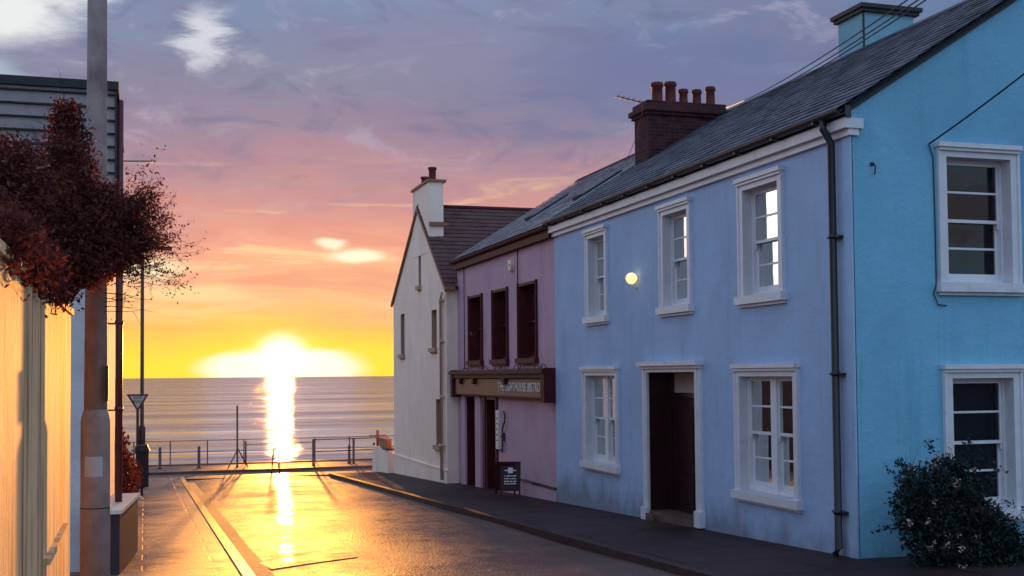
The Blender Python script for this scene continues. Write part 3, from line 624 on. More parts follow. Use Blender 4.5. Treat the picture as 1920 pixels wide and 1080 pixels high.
for v in me.vertices:
    u = (v.co.x-min(xs_))/w_; t_ = (v.co.y-min(ys_))/h_
    v.co = Vector((X0+.01-.162-v.co.z-.006, 26.15-u*3.05, 1.325+t_*.20))
me.materials.clear(); me.materials.append(CHK); lo = bpy.data.objects.new('sign_lettering', me); COL.objects.link(lo); lo.parent = sb
settle(sb)
# ornamental ironwork above the sign
k = MB()
for y0 in fr_(23.2, 29.0, 4):
    for s_ in (-1, 1):
        pts = [(X0-.12, y0+s_*(.05+.55*i/14), 1.84+.09*math.sin(i/14*math.pi*1.6)*(1-i/22)) for i in range(15)]; k.tube(pts, .014, 5)
k.tube([(X0-.12, 22.9, 1.82), (X0-.12, 30.0, 1.82)], .012, 5); k.build('iron_scrollwork', STEEL, bis)
k = MB(); pbox(k, P, YP2, 24.9, -.03, .02, -1.4, -.66); k.build('plinth', BIS, bis)
k = MB(); pbox(k, P, YP2, 24.9, -.045, .02, -.66, -.61); k.build('plinth_trim', GUT, bis)
k = MB(); k.box((X0-.12, YP2, 4.50), (X0+.02, YW, 4.68)); gutter(k, X0-.17, YP2, YW+.0, 4.72, .065); k.build('gutter', GUTR, bis)
for yy, z0, z1 in ((24.98, 3.72, 4.6), (29.6, 1.85, 4.5)): k = MB(); k.tube([(X0-.03, yy, z0), (X0-.03, yy, z1)], .013, 6); k.build('wall_cable', GUTR, bis)
k = MB(); k.tube([(X0-.03, 28., 1.85), (X0-.03, 28., 2.7)], .013, 6)
k.tube([(X0-.03, 28.0, 2.7), (X0-.25, 28.0, 2.72)], .015, 6); k.box((X0-.3, 27.93, 2.68), (X0-.18, 28.05, 2.76)); k.build('wall_cable', GUTR, bis)
UB = Vector((XR, 0, ZR-.03))-Vector((X0-.17, 0, 4.76))
slates(None, (X0-.17, YP2, 4.76), (X0-.17, YW-.1, 4.76), UB, SLB, bis, 'roof', seed=8)
k = MB(); k.add([(XR, YP2, ZR-.03), (XR, YW, ZR-.03), (XB+.15, YW, 4.75), (XB+.15, YP2, 4.75)], [(0, 1, 2, 3)]); k.build('rear_roof', SLB, bis)
k = MB(); k.add([(XR-.12, YP2, ZR-.07), (XR, YP2, ZR+.02), (XR+.12, YP2, ZR-.07), (XR-.12, YW, ZR-.07), (XR, YW, ZR+.02), (XR+.12, YW, ZR-.07)], [(0, 3, 4, 1), (1, 4, 5, 2), (0, 1, 2), (3, 5, 4)]); k.build('ridge_tiles', GUTR, bis)
ub = UB.normalized(); nb_ = Vector((-ub.z, 0, ub.x))
def slopebox(mb, y0, y1, s0, s1, h0, h1, mi=0):
    o_ = Vector((X0-.17, 0, 4.76)); vs = []
    for hh in (h0, h1):
        for (yy, ss) in ((y0, s0), (y1, s0), (y1, s1), (y0, s1)): vs.append(o_+ub*ss+nb_*hh+Vector((0, yy, 0)))
    mb.add(vs, [(0, 3, 2, 1), (4, 5, 6, 7), (0, 1, 5, 4), (1, 2, 6, 5), (2, 3, 7, 6), (3, 0, 4, 7)], mi)
k = MB(); slopebox(k, YP2-.03, YP2+.16, .1, 2.9, .0, .075); k.build('roof_flashing', LEAD, bis); k = MB(); slopebox(k, 25.75, 25.9, .9, 2.4, .0, .07); k.build('roof_flashing', LEAD, bis)
for (ya, yb, s0, s1) in ((23.1, 23.9, 1.3, 2.3), (26.2, 27.0, 1.2, 2.2)):
    k = MB(); slopebox(k, ya, yb, s0, s1, .02, .09); sk = k.build('skylight', DARK, bis)
    k = MB(); slopebox(k, ya+.07, yb-.07, s0+.07, s1-.07, .088, .095); k.build('glass_pane', GUT, sk)
settle(bis)
al = empty('alarm_box', (X0, 25.44, 4.1)); tag(al, 'white shield shaped alarm box high on the mauve bistro wall', 'alarm box')
k = MB(); prof = [(-.12, .14), (.12, .14), (.13, 0), (.07, -.12), (0, -.17), (-.07, -.12), (-.13, 0)]
vs = [(X0+.01, 25.44+a, 4.19+b_) for a, b_ in prof]+[(X0-.08, 25.44+a*.85, 4.19+b_*.88) for a, b_ in prof]
k.add(vs, [tuple(range(7, 14))]+[(i, (i+1) % 7, 7+(i+1) % 7, 7+i) for i in range(7)]); k.build('alarm_cover', LIDM, al)
k = MB(); k.box((X0-.083, 25.40, 4.16), (X0-.078, 25.48, 4.22)); k.build('alarm_badge', GUT, al); settle(al)
nb1 = empty('menu_case', (X0, 26.6, 0)); tag(nb1, 'tall narrow white menu case beside the right bistro door', 'menu case')
k = MB(); pbox(k, P, 26.44, 26.70, -.07, .0, -.05, .86); k.build('menu_frame', TRIM, nb1)
k = MB(); pbox(k, P, 26.47, 26.67, -.078, -.07, .0, .80); k.build('menu_sheet', LIDM, nb1)
k = MB()
for i in range(5): pbox(k, P, 26.5, 26.64, -.081, -.078, .66-i*.13, .69-i*.13)
k.build('menu_lines', GUT, nb1)
settle(nb1)
br_ = empty('iron_bracket', (X0, 26.2, 0)); tag(br_, 'dark curled wrought iron ornament on the mauve wall by the menu case', 'bracket')
k = MB(); pts = [(X0-.05, 26.18, -.1+i*.05) for i in range(12)]+[(X0-.05-.0, 26.12-.14*math.sin(i*.35), .5+i*.045) for i in range(9)]
k.tube(pts, .022, 6); k.tube([(X0-.05, 26.3, .25), (X0-.05, 26.2, .3), (X0-.05, 26.14, .05), (X0-.05, 26.25, -.1)], .018, 6); k.build('scroll', STEEL, br_)
k = MB(); k.box((X0-.04, 26.15, .15), (X0+.01, 26.23, .35)); k.build('backplate', STEEL, br_); settle(br_)
# A-board
ab = empty('pavement_sign', (7.55, 24.55, gz(24.5))); tag(ab, 'chalked A-frame pavement board with brown frame outside the bistro', 'pavement sign')
def aface(sgn):
    T = Matrix.Rotation(R(-14*sgn), 4, 'X'); return lambda u, d, z_: tuple((Matrix.Translation((7.55, 24.5+.17*sgn*-1, gz(24.5))) @ Matrix.Rotation(R(-22), 4, 'Z') @ Matrix.Scale(.74, 4) @ T) @ Vector((u, d, z_)))
for sgn in (1, -1):
    Q = aface(sgn); k = MB()
    k.box((-.30, -.02, 0), (-.25, .02, 1.0), T=Q); k.box((.25, -.02, 0), (.30, .02, 1.0), T=Q); k.box((-.25, -.018, .92), (.25, .018, 1.0), T=Q); k.box((-.25, -.018, .13), (.25, .018, .19), T=Q)
    fr2 = k.build('board_frame', BFR, ab)
    k = MB(); k.box((-.25, -.008, .19), (.25, .008, .92), T=Q); k.build('blackboard', BRD, fr2)
Q = aface(1); k = MB(); r2 = random.Random(4)
k.box((-.17, -.012, .72), (.17, -.0085, .75), T=Q); k.box((-.07, -.012, .66), (.07, -.0085, .82), T=Q)
for zz in (.56, .48, .40, .33):
    xx = -.18
    while xx < .16:
        w_ = r2.uniform(.02, .07); k.box((xx, -.011, zz), (xx+w_, -.0085, zz+r2.uniform(.02, .04)), T=Q); xx += w_+r2.uniform(.01, .03)
k.build('chalk_writing', CHK, ab); settle(ab)

# ------------------------------------------------------------------ white gabled house
XW = 7.7; YA, YB = 30.43, 37.40; ym = 33.72; zE, zR = 4.12, 6.66
wh = empty('white_house', (XW, YA, 0)); tag(wh, 'tall narrow white gabled house with brown slate roof and end chimney, nearest the sea', 'house')
WW = [(33.42, 33.72, 4.32, 5.28), (35.72, 36.28, 2.36, 3.62), (31.52, 32.12, 2.46, 3.52), (31.02, 31.66, -.22, 1.04)]
k = MB(); wall_faces(k, PX(XW), YA, YB, -2.2, zE, [o for o in WW if o[3] < zE])
aw = WW[0]   # gable triangle round the attic window
sA = (zR-zE)/(ym-YA); sB = (zR-zE)/(YB-ym)
zl = zE+sA*(aw[0]-YA); 
k.add([(XW, YA, zE), (XW, aw[0], zE), (XW, aw[0], zE+sA*(aw[0]-YA))], [(0, 1, 2)])
k.add([(XW, aw[0], zE), (XW, aw[1], zE), (XW, aw[1], aw[2]), (XW, aw[0], aw[2])], [(0, 1, 2, 3)])
k.add([(XW, aw[0], aw[3]), (XW, aw[1], aw[3]), (XW, ym, zR), (XW, aw[0], zE+sA*(aw[0]-YA))], [(0, 1, 2, 3)])
k.add([(XW, aw[1], zE), (XW, YB, zE), (XW, ym, zR), (XW, aw[1], aw[3])], [(0, 1, 2, 3)])
XE = 14.5
k.add([(XW, YA, -2.2), (XE, YA, -2.2), (XE, YA, zE), (XW, YA, zE)], [(0, 1, 2, 3)])
k.add([(XW, YB, -2.2), (XE, YB, -2.2), (XE, YB, zE), (XW, YB, zE)], [(3, 2, 1, 0)])
k.add([(XE, YA, -2.2), (XE, YB, -2.2), (XE, YB, zE), (XE, ym, zR), (XE, YA, zE)], [(0, 1, 2, 3, 4)])
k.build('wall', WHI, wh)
CREAM = mat('buff_window_surround', (.42, .26, .17), .7)
for o in WW: window(wh, PX(XW), o, .14, 1, 1, frame_m=CREAM, sash_m=CREAM, curtain=None, arch=0, hood=False)
slates(None, (XW-.06, YA-.12, zE-.08), (XE+.1, YA-.12, zE-.08), (0, ym-YA+.12, zR+.02-zE+.08), SLR, wh, 'roof', seed=11)
slates(None, (XW-.06, YB+.12, zE-.08), (XE+.1, YB+.12, zE-.08), (0, -(YB+.12-ym), zR+.02-zE+.08), SLR, wh, 'roof', seed=12)
k = MB(); k.tube([(XW-.02, ym, zR+.03), (XE+.1, ym, zR+.03)], .07, 8); k.build('ridge_tiles', GUTR, wh)
k = MB()
for (y0, z0, y1, z1) in ((YA-.12, zE-.10, ym, zR), (YB+.12, zE-.10, ym, zR)):
    k.add([(XW-.07, y0, z0), (XW-.07, y1, z1), (XW-.07, y1, z1-.10), (XW-.07, y0, z0-.10), (XW, y0, z0), (XW, y1, z1), (XW, y1, z1-.10), (XW, y0, z0-.10)], [(0, 1, 2, 3), (0, 4, 5, 1), (3, 2, 6, 7), (0, 3, 7, 4)])
k.build('verge_board', TERR, wh)
k = MB(); k.box((XW-.012, 32.35, 5.2), (XW+.42, 34.40, 7.20)); k.box((XW-.06, 32.29, 7.20), (XW+.50, 34.46, 7.27), 1)
k.box((XW+.0, 32.27, 5.95), (XW+.55, 32.35, 6.05), 1)
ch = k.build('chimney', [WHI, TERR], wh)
for (yy, hh, r_) in ((32.75, .42, .13), (33.7, .30, .13)):
    k = MB(); k.lathe((XW+.2, yy, 7.26), [(r_, 0), (r_*.82, .04), (r_*.8, hh-.08), (r_, hh-.06), (r_, hh), (r_*.6, hh)], 14); k.build('chimney_pot', POT, ch)
k = MB(); k.box((XW-.03, YA-.03, -2.2), (XW+.02, YB+.03, -.86)); k.box((XW-.045, YA-.04, -.86), (XW+.02, YB+.04, -.82)); k.build('plinth', WHI, wh)
k = MB(); k.tube([(XW-.07, YA+.32, gz(30.7)+.04), (XW-.07, YA+.32, 3.75), (XW-.12, YA+.05, 3.9)], .045, 8)
for zz in (3.7, 2.6, 1.1, -.2): k.box((XW-.13, YA+.22, zz), (XW, YA+.42, zz+.05))
k.build('downpipe', PIPW, wh)
k = MB(); gutter(k, 8.4, YA-.22, YA-.1, 3.98, .06); k.box((XW-.08, YA-.2, 3.96), (XW+.2, YA-.06, 4.06)); k.build('gutter', TERR, wh); settle(wh)
gw = empty('garden_wall', (7.7, 37.4, gz(38))); tag(gw, 'low white rendered wall running from the white house towards the sea', 'wall')
k = MB(); k.add([(7.5, 37.46, -2), (7.72, 37.46, -2), (7.62, 39.6, -2), (7.4, 39.6, -2), (7.5, 37.46, -.72), (7.72, 37.46, -.72), (7.62, 39.6, -.66), (7.4, 39.6, -.66)], [(4, 5, 6, 7), (0, 1, 5, 4), (1, 2, 6, 5), (2, 3, 7, 6), (3, 0, 4, 7)]); k.build('wall_body', WHI, gw)
k = MB(); k.box((7.46, 37.46, -.72), (7.76, 38.2, -.66)); k.build('coping', KERB, gw); settle(gw)
pl = empty('wooden_cabinet', (7.6, 38.4, -.7)); tag(pl, 'small brown wooden cabinet with a cross shaped post on the low white wall', 'cabinet')
k = MB(); k.box((7.5, 37.7, -.655), (7.68, 38.9, -.36)); k.build('cabinet_body', TERR, pl)
k = MB(); k.box((7.42, 38.93, -.655), (7.5, 39.0, -.12)); k.box((7.18, 38.94, -.34), (7.75, 38.99, -.28)); k.build('cross_post', TERR, pl); settle(pl)

# ------------------------------------------------------------------ overhead cables
def sag(p, q_, s_=.4, n_=24):
    p = Vector(p); q_ = Vector(q_); return [p.lerp(q_, i/n_)-Vector((0, 0, s_*4*(i/n_)*(1-i/n_))) for i in range(n_+1)]
for (p, q_, lb) in (((12.72, 24, 7.77), (6.1, 7.6, 4.9), 'leftmost of the three black cables passing in front of the pale chimney'),
                    ((12.95, 24, 7.80), (6.35, 7.8, 4.98), 'middle one of the three black cables passing in front of the pale chimney'),
                    ((13.15, 24, 7.85), (6.42, 7.8, 4.98), 'rightmost of the three black cables passing in front of the pale chimney')):
    k = MB(); k.tube(sag(p, q_, .12), .008, 5); tag(k.build('overhead_cable', CABLE), lb, 'cable', 'overhead cables above the blue roof')
k = MB(); k.tube(sag((9.07, YC-.02, 4.45), (8.7, 8.2, 5.35), .05), .011, 5); tag(k.build('overhead_cable', CABLE), 'single cable running from the cyan gable above its upper window', 'cable')

# ------------------------------------------------------------------ left side: garden wall, pole, clad house
lw = empty('roadside_wall', (-.52, 5, 0)); tag(lw, 'tall weathered roadside wall on the left lit orange by the sun', 'wall')
k = MB(); nY, nZ = 60, 12; ys2 = fr_(-6, 9.25, nY); zs2 = fr_(-.6, 2.17, nZ); r3 = random.Random(2)
vs = [(-.52+r3.uniform(-.0004, .0004), yy, zz) for zz in zs2 for yy in ys2]
k.add(vs, [(j*(nY+1)+i, j*(nY+1)+i+1, (j+1)*(nY+1)+i+1, (j+1)*(nY+1)+i) for j in range(nZ) for i in range(nY)], 0, True)
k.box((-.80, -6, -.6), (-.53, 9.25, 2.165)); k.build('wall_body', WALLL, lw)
k = MB(); k.box((-.84, -6, 2.165), (-.5, 9.28, 2.21)); k.build('coping', WALLL, lw)
k = MB()
p0, p1 = Vector((-.5, 6.85, .72)), Vector((-.5, 8.5, .72))
k.box((-.52, 6.85, .69), (-.485, 8.5, .725)); k.build('ledge', WALLL, lw); settle(lw)

lp = empty('lamp_column', (-.305, 8.2, gz(8.2))); tag(lp, 'large weathered grey pole with a wider base standing close on the left', 'lamp post')
k = MB(); k.lathe((-.306, 8.2, gz(8.2)), [(.093, -.05), (.093, 1.72), (.088, 1.755), (.073, 1.80)], 28); pb = k.build('pole_base', POLE, lp)
k = MB(); k.lathe((-.306, 8.2, gz(8.2)+1.79), [(.073, 0), (.066, 1.6), (.060, 3.4), (.055, 6.0)], 28); k.build('pole_shaft', POLE, lp)
k = MB()
for i in range(8):
    a0 = R(228+i*9); a1 = R(228+(i+1)*9); k.add([(-.306+.0945*math.cos(a0), 8.2+.0945*math.sin(a0), 1.06), (-.306+.0945*math.cos(a1), 8.2+.0945*math.sin(a1), 1.06), (-.306+.0945*math.cos(a1), 8.2+.0945*math.sin(a1), 1.19), (-.306+.0945*math.cos(a0), 8.2+.0945*math.sin(a0), 1.19)], [(0, 1, 2, 3)])
k.build('sticker', STK, lp)
k = MB(); k.box((-.245, 8.115, 1.55), (-.225, 8.14, 1.78)); k.build('sign_clip', DARK, lp)
k = MB(); k.lathe((-.306, 8.2, .85), [(.0955, 0), (.0955, .006)], 28); k.build('door_seam', DARK, lp)
settle(lp)

YH = 14.6; XH = -.42
lh = empty('clad_house', (XH, YH, 0)); tag(lh, 'tall house end clad in grey boards above pale render, behind the red shrub', 'house')
k = MB(); k.box((-12, YH, -1.5), (XH, 18.5, 3.35)); k.build('wall', HEND, lh)
k = MB(); z_ = 3.35; r4 = random.Random(9)
while z_ < 5.12:
    h_ = .155; k.add([(-12, YH-.06, z_), (XH+.08, YH-.06, z_), (XH+.08, YH-.03, z_+h_), (-12, YH-.03, z_+h_), (-12, YH-.03, z_-.001), (XH+.08, YH-.03, z_)], [(0, 1, 2, 3), (4, 5, 1, 0)]); 
    k.box((-12, YH-.064, z_-.012), (XH+.082, YH-.02, z_+.006), 1); z_ += h_
k.box((-12, YH-.025, 3.3), (XH+.08, 18.5, 5.12))
k.build('cladding', [CLAD, DARK], lh)
k = MB(); k.box((-12, YH-.1, 5.10), (XH+.12, 18.55, 5.20)); k.build('roof_coping', DARK, lh)
k = MB(); k.box((XH+.08, YH-.07, 3.3), (XH+.10, YH+.02, 5.12)); k.build('corner_trim', DARK, lh)
k = MB(); k.tube([(XH+.125, YH+.45, 5.1), (XH+.125, YH+.45, gz(15)+.02)], .043, 10)
for zz in (2.35, 1.3, .1): k.tube([(XH+.125, YH+.45, zz), (XH+.125, YH+.45, zz+.05)], .052, 10); k.box((XH, YH+.4, zz), (XH+.1, YH+.5, zz+.02))
k.build('downpipe', PIPR, lh)
k = MB(); k.tube([(XH+.1, YH+.5, 4.36), (XH+.55, YH+.5, 4.38)], .008, 5); k.tube([(XH+.5, YH+.38, 4.38), (XH+.5, YH+.62, 4.38)], .006, 5); k.build('aerial', STEEL, lh)
k = MB(); k.box((-9, 18.6, -2), (-1.75, 33.5, 3.6)); k.add([(-9, 18.6, 3.6), (-1.75, 18.6, 3.6), (-5.4, 18.6, 5.6), (-9, 33.5, 3.6), (-1.75, 33.5, 3.6), (-5.4, 33.5, 5.6)], [(0, 1, 2), (3, 5, 4), (1, 4, 5, 2), (0, 2, 5, 3)]); k.build('unseen_neighbour_house', mat('dark_unseen_wall', (.05, .04, .05), 1., 0, var=.3), lh)  # unseen neighbouring house, added so the windows opposite reflect something dark
settle(lh)
# storage bin with pale lid
sbn = empty('storage_bin', (-.15, 15.1, gz(15))); tag(sbn, 'dark storage bin with a pale lid on the left pavement beside the red downpipe', 'bin')
Tb = lambda u, d, z_: tuple(Matrix.Translation((-.19, 15.1, gz(15.1))) @ Matrix.Rotation(R(-5.5), 4, 'Z') @ Vector((u, d, z_)))
k = MB(); k.box((-.25, -.98, .02), (.02, .98, .72), T=Tb); k.box((-.24, -.9, .0), (.0, .9, .02), T=Tb); 
k.build('bin_body', BINM, sbn)
k = MB(); k.box((-.28, -1.02, .722), (.045, 1.02, .765), T=Tb); k.box((.0, .9, .68), (.07, 1.03, .722), T=Tb); k.build('bin_lid', LIDM, sbn); settle(sbn)

# give way sign, lamp column, litter bin
gs_ = empty('give_way_sign', (-.16, 31, gz(31))); tag(gs_, 'red bordered inverted triangle GIVE WAY sign on a post at the junction', 'road sign')
k = MB(); k.tube([(-.16, 31.05, gz(31)), (-.16, 31.05, 1.2)], .035, 8); k.build('sign_post', STEEL, gs_)
tri = [(-.43, 1.29), (.11, 1.29), (-.16, .84)]; ctr = (-.16, 1.14)
k = MB(); vs = [(a, 30.98, b_) for a, b_ in tri]+[(a, 31.0, b_) for a, b_ in tri]; k.add(vs, [(0, 2, 1), (3, 4, 5), (0, 1, 4, 3), (1, 2, 5, 4), (2, 0, 3, 5)]); sf = k.build('sign_plate', SIGR, gs_)
k = MB(); vs = [(ctr[0]+(a-ctr[0])*.70, 30.976, ctr[1]+(b_-ctr[1])*.70) for a, b_ in tri]; k.add(vs, [(0, 2, 1)]); k.build('sign_face', SIGW, sf)
for i, (wd, zz, sz) in enumerate((('GIVE', 1.19, .10), ('WAY', 1.09, .10))):
    cu = bpy.data.curves.new('t', 'FONT'); cu.body = wd; cu.size = sz; cu.align_x = 'CENTER'; to = bpy.data.objects.new('t', cu); COL.objects.link(to); bpy.context.view_layer.update()
    me = bpy.data.meshes.new_from_object(to.evaluated_get(bpy.context.evaluated_depsgraph_get())); bpy.data.objects.remove(to)
    for v in me.vertices: v.co = Vector((v.co.x-.16, 30.972, v.co.y+zz-.02))
    me.materials.clear(); me.materials.append(DARK); lo = bpy.data.objects.new('sign_lettering', me); COL.objects.link(lo); lo.parent = sf
settle(gs_)
sc_ = empty('street_lamp', (-.07, 33, gz(33))); tag(sc_, 'slim distant lamp column rising behind the give way sign', 'street lamp')
k = MB(); k.lathe((-.06, 33, gz(33)), [(.09, 0), (.09, 1.6), (.05, 1.66), (.045, 6.2)], 12); k.build('lamp_pole', STEEL, sc_)
k = MB(); k.tube([(-.06, 33, 4.95), (.0, 33, 5.15), (.35, 33, 5.2)], .03, 8); k.build('lamp_arm', STEEL, sc_)
k = MB(); k.box((.3, 32.93, 5.14), (.7, 33.07, 5.24)); k.build('lamp_head', STEEL, sc_); settle(sc_)
lb_ = empty('litter_bin', (.02, 29, gz(29))); tag(lb_, 'dark hooded litter bin on a post beside the left pavement near the sea', 'litter bin')
k = MB(); k.box((-.19, 28.86, -.86), (.10, 29.14, -.02)); k.add([(-.22, 28.83, -.02), (.13, 28.83, -.02), (.13, 29.17, -.02), (-.22, 29.17, -.02), (-.2, 28.85, .1), (.07, 28.85, .13), (.07, 29.15, .13), (-.2, 29.15, .1)], [(4, 5, 6, 7), (0, 1, 5, 4), (1, 2, 6, 5), (2, 3, 7, 6), (3, 0, 4, 7), (0, 3, 2, 1)]); k.build('bin_body', BINM, lb_)
k = MB(); k.box((-.08, 28.95, gz(29)), (-.02, 29.05, -.86)); k.build('bin_post', STEEL, lb_); settle(lb_)

# ------------------------------------------------------------------ seafront railings and posts
def post(x_, y_, h_, r_=.04, m_=STEEL):
    k = MB(); k.lathe((x_, y_, gz(y_, -.03)), [(r_*1.6, 0), (r_*1.6, .03), (r_, .035), (r_, h_-.03), (r_*.6, h_)], 10); return k.build('post', m_)
rl = empty('seafront_railing', (4, 49.3, gz(49.3))); tag(rl, 'long dark metal railing along the promenade edge above the sea', 'railing')
for i, xx in enumerate([-3.4, -1.9, -.4, 1.0, 2.45, 3.9, 5.35, 6.8, 8.25, 9.7, 11.2, 12.7, 14.2]):
    p = post(xx, 49.35, 1.0, .024); p.name = 'railing_post'; p.parent = rl
k = MB()
for hh in (.98, .52): k.tube([(-8, 49.35, gz(49.35, hh)), (3.9, 49.35, gz(49.35, hh)), (15, 49.35, gz(49.35, hh))], .014, 6)
k.build('rail', STEEL, rl); settle(rl)
def thing_post(name, x_, y_, h_, r_, lb, cat, extra=None, group=None):
    k = MB(); k.lathe((x_, y_, gz(y_, -.02)), [(r_*1.5, 0), (r_*1.5, .05), (r_, .06), (r_, h_-.04), (r_*.5, h_)], 10)
    if extra: extra(k)
    return tag(k.build(name, STEEL), lb, cat, group)
thing_post('bollard', .57, 46.7, .82, .055, 'thick short dark post nearest the litter bin, in front of the sea railing', 'bollard', group='posts on the promenade')
thing_post('bollard', 2.0, 46.6, .82, .055, 'short dark post between the litter bin and the tall mast', 'bollard', group='posts on the promenade')
thing_post('bollard', 7.71, 46.2, .74, .05, 'short dark post right of the road end beside a taller railing post', 'bollard', group='posts on the promenade')
thing_post('bollard', 8.7, 46.2, .8, .05, 'short dark post nearest the low white garden wall', 'bollard', group='posts on the promenade')
thing_post('mast', 3.38, 45.9, 2.35, .035, 'tall thin mast standing at the road end before the railing', 'mast', lambda k: (k.tube([(3.38, 45.9, -1.1), (3.0, 45.2, gz(45.2))], .025, 6), k.tube([(3.38, 45.9, -1.0), (3.75, 45.6, gz(45.6))], .025, 6)))
er = empty('end_railing', (6.6, 45.2, gz(45.2))); tag(er, 'short dark railing with a curved foot right of the road end', 'railing')
for xx, yy in ((6.15, 45.1), (7.85, 46.0)): p = post(xx, yy, 1.02, .045); p.name = 'railing_post'; p.parent = er
k = MB(); k.tube([(6.15, 45.1, gz(45.1, .96)), (7.85, 46., gz(46., .96)), (9.4, 46.9, gz(46.9, .96))], .022, 6); k.tube([(6.15, 45.1, gz(45.1, .5)), (7.85, 46., gz(46., .5)), (9.4, 46.9, gz(46.9, .5))], .022, 6)
k.tube([(6.15, 45.1, gz(45.1, .3)), (6.1, 44.5, gz(44.5, .10)), (6.0, 43.6, gz(43.6, .03))], .03, 6); k.build('rail', STEEL, er); settle(er)
k = MB(); k.tube([(4.12, 40.6, gz(40.6, -.1)), (4.2, 40.6, gz(40.6, .75)), (4.25, 40.6, gz(40.6, .85)), (4.3, 40.7, gz(40.7, .72)), (4.42, 40.8, gz(40.8, -.1))], .022, 6)
k.box((4.16, 40.58, gz(40.6, .4)), (4.38, 40.62, gz(40.6, .45))); tag(k.build('folding_barrier', STEEL), 'small leaning two legged barrier in the sun glare at the road end', 'barrier')
k = MB(); k.tube([(3.8, 47.2, gz(47.2, .8)), (6.2, 46.0, gz(46, .86))], .016, 6); k.tube([(3.8, 47.2, gz(47.2)), (3.8, 47.2, gz(47.2, .95))], .035, 8); tag(k.build('chain_barrier', STEEL), 'thin bar closing the slipway between mast and curved railing', 'barrier')

# ------------------------------------------------------------------ foliage
def leafquads(k, p, n_, spread, size, r_, mi=0, flat=1.):
    for _ in range(n_):
        c_ = Vector((p[0]+r_.gauss(0, spread), p[1]+r_.gauss(0, spread), p[2]+r_.gauss(0, spread*flat)))
        s_ = size*r_.uniform(.55, 1.3); a = Vector((r_.gauss(0, 1), r_.gauss(0, 1), r_.gauss(0, 1))).normalized(); b2 = a.orthogonal().normalized()
        b2 = (Matrix.Rotation(r_.uniform(0, 6.28), 3, a) @ b2)
        k.add([c_-a*s_, c_+b2*s_*.42+a.cross(b2)*s_*.12, c_+a*s_, c_-b2*s_*.42+a.cross(b2)*s_*.12], [(0, 1, 2, 3)], mi)
def twig(k, L, p, d, ln, rad, r_, dep, up=.25, leaf=None, gnarl=.5):
    """one crooked twig, recursing into side twigs; leaf(p) is called along the thin ones"""
    pts = [Vector(p)]; d = Vector(d).normalized(); n_ = 5
    for i in range(n_):
        d = (d+Vector((r_.gauss(0, gnarl*.35), r_.gauss(0, gnarl*.35), r_.gauss(0, gnarl*.3)+up*.12))).normalized(); pts.append(pts[-1]+d*ln/n_)
    k.tube(pts, [rad*(1-.7*i/n_) for i in range(n_+1)], 4 if rad < .008 else 6)
    if leaf:
        for q_ in pts[1:]: leaf(q_, dep)
    if dep > 0:
        for _ in range(r_.randint(2, 4)):
            i = r_.randint(1, n_); dd = (d+Vector((r_.gauss(0, .7), r_.gauss(0, .5), r_.gauss(0, .5)))).normalized()
            twig(k, L, pts[i], dd, ln*r_.uniform(.45, .75), rad*.55, r_, dep-1, up, leaf, gnarl)
r5 = random.Random(21)
sh = empty('red_leaved_shrub', (-1.0, 7.5, 2.1)); tag(sh, 'big dark red shrub spilling over the left roadside wall around the pole', 'shrub')
kb = MB(); kl = MB()
def lf(q_, dep):
    leafquads(kl, q_, 3 if dep < 2 else 5, .035, .017, r5)
import itertools
# crown of leaf clumps: (x,y,z centre, radius)
clumps = [(-.72, 6.9, 2.86, .20), (-.70, 6.9, 2.62, .24), (-.66, 6.6, 2.42, .20), (-.58, 7.2, 2.70, .22), (-.54, 7.2, 2.46, .22), (-.46, 7.6, 3.04, .15), (-.46, 7.8, 3.22, .11), (-.47, 7.8, 3.36, .06),
          (-.40, 7.5, 2.84, .18), (-.38, 7.4, 2.60, .20), (-.37, 7.4, 2.38, .17), (-.26, 7.6, 2.74, .15), (-.24, 7.6, 2.50, .17), (-.17, 7.9, 2.70, .11), (-.15, 7.9, 2.54, .12), (-.34, 7.5, 2.36, .11), (-.74, 6.4, 2.52, .15), (-.60, 7.0, 2.38, .13), (-.48, 7.3, 2.37, .12), (-.22, 7.8, 2.44, .10),
          (-0.56, 4.9, 2.24, .12), (-0.54, 5.2, 2.27, .12), (-0.52, 5.6, 2.24, .12), (-0.56, 5.9, 2.27, .12), (-0.54, 6.2, 2.24, .12), (-0.52, 6.6, 2.27, .12), (-0.56, 6.9, 2.24, .12), (-0.54, 7.2, 2.27, .12), (-0.52, 7.5, 2.24, .12), (-0.56, 7.9, 2.27, .12),
          (-1.1, 7.4, 2.6, .4), (-1.5, 7.0, 2.5, .45), (-1.2, 6.2, 2.45, .38), (-.85, 5.8, 2.45, .22), (-1.3, 8.2, 2.6, .45), (-.8, 8.4, 2.5, .35)]
for (cx, cy, cz, cr) in clumps:
    for _ in range(int(2300*cr) if cr < .3 else int(700*cr)):
        a = Vector((r5.gauss(0, 1), r5.gauss(0, 1), r5.gauss(0, 1))).normalized()*cr*(r5.random()**.45)
        p = Vector((cx, cy, cz))+Vector((a.x, a.y, a.z*.85))
        leafquads(kl, p, 5, .035, .019, r5)
for i in range(60):
    c_ = r5.choice(clumps[:16]); p = Vector(c_[:3])
    twig(kb, None, p, (r5.gauss(0, 1), r5.gauss(0, .5), r5.gauss(.3, .7)), .2, .004, r5, 1, .1, None)
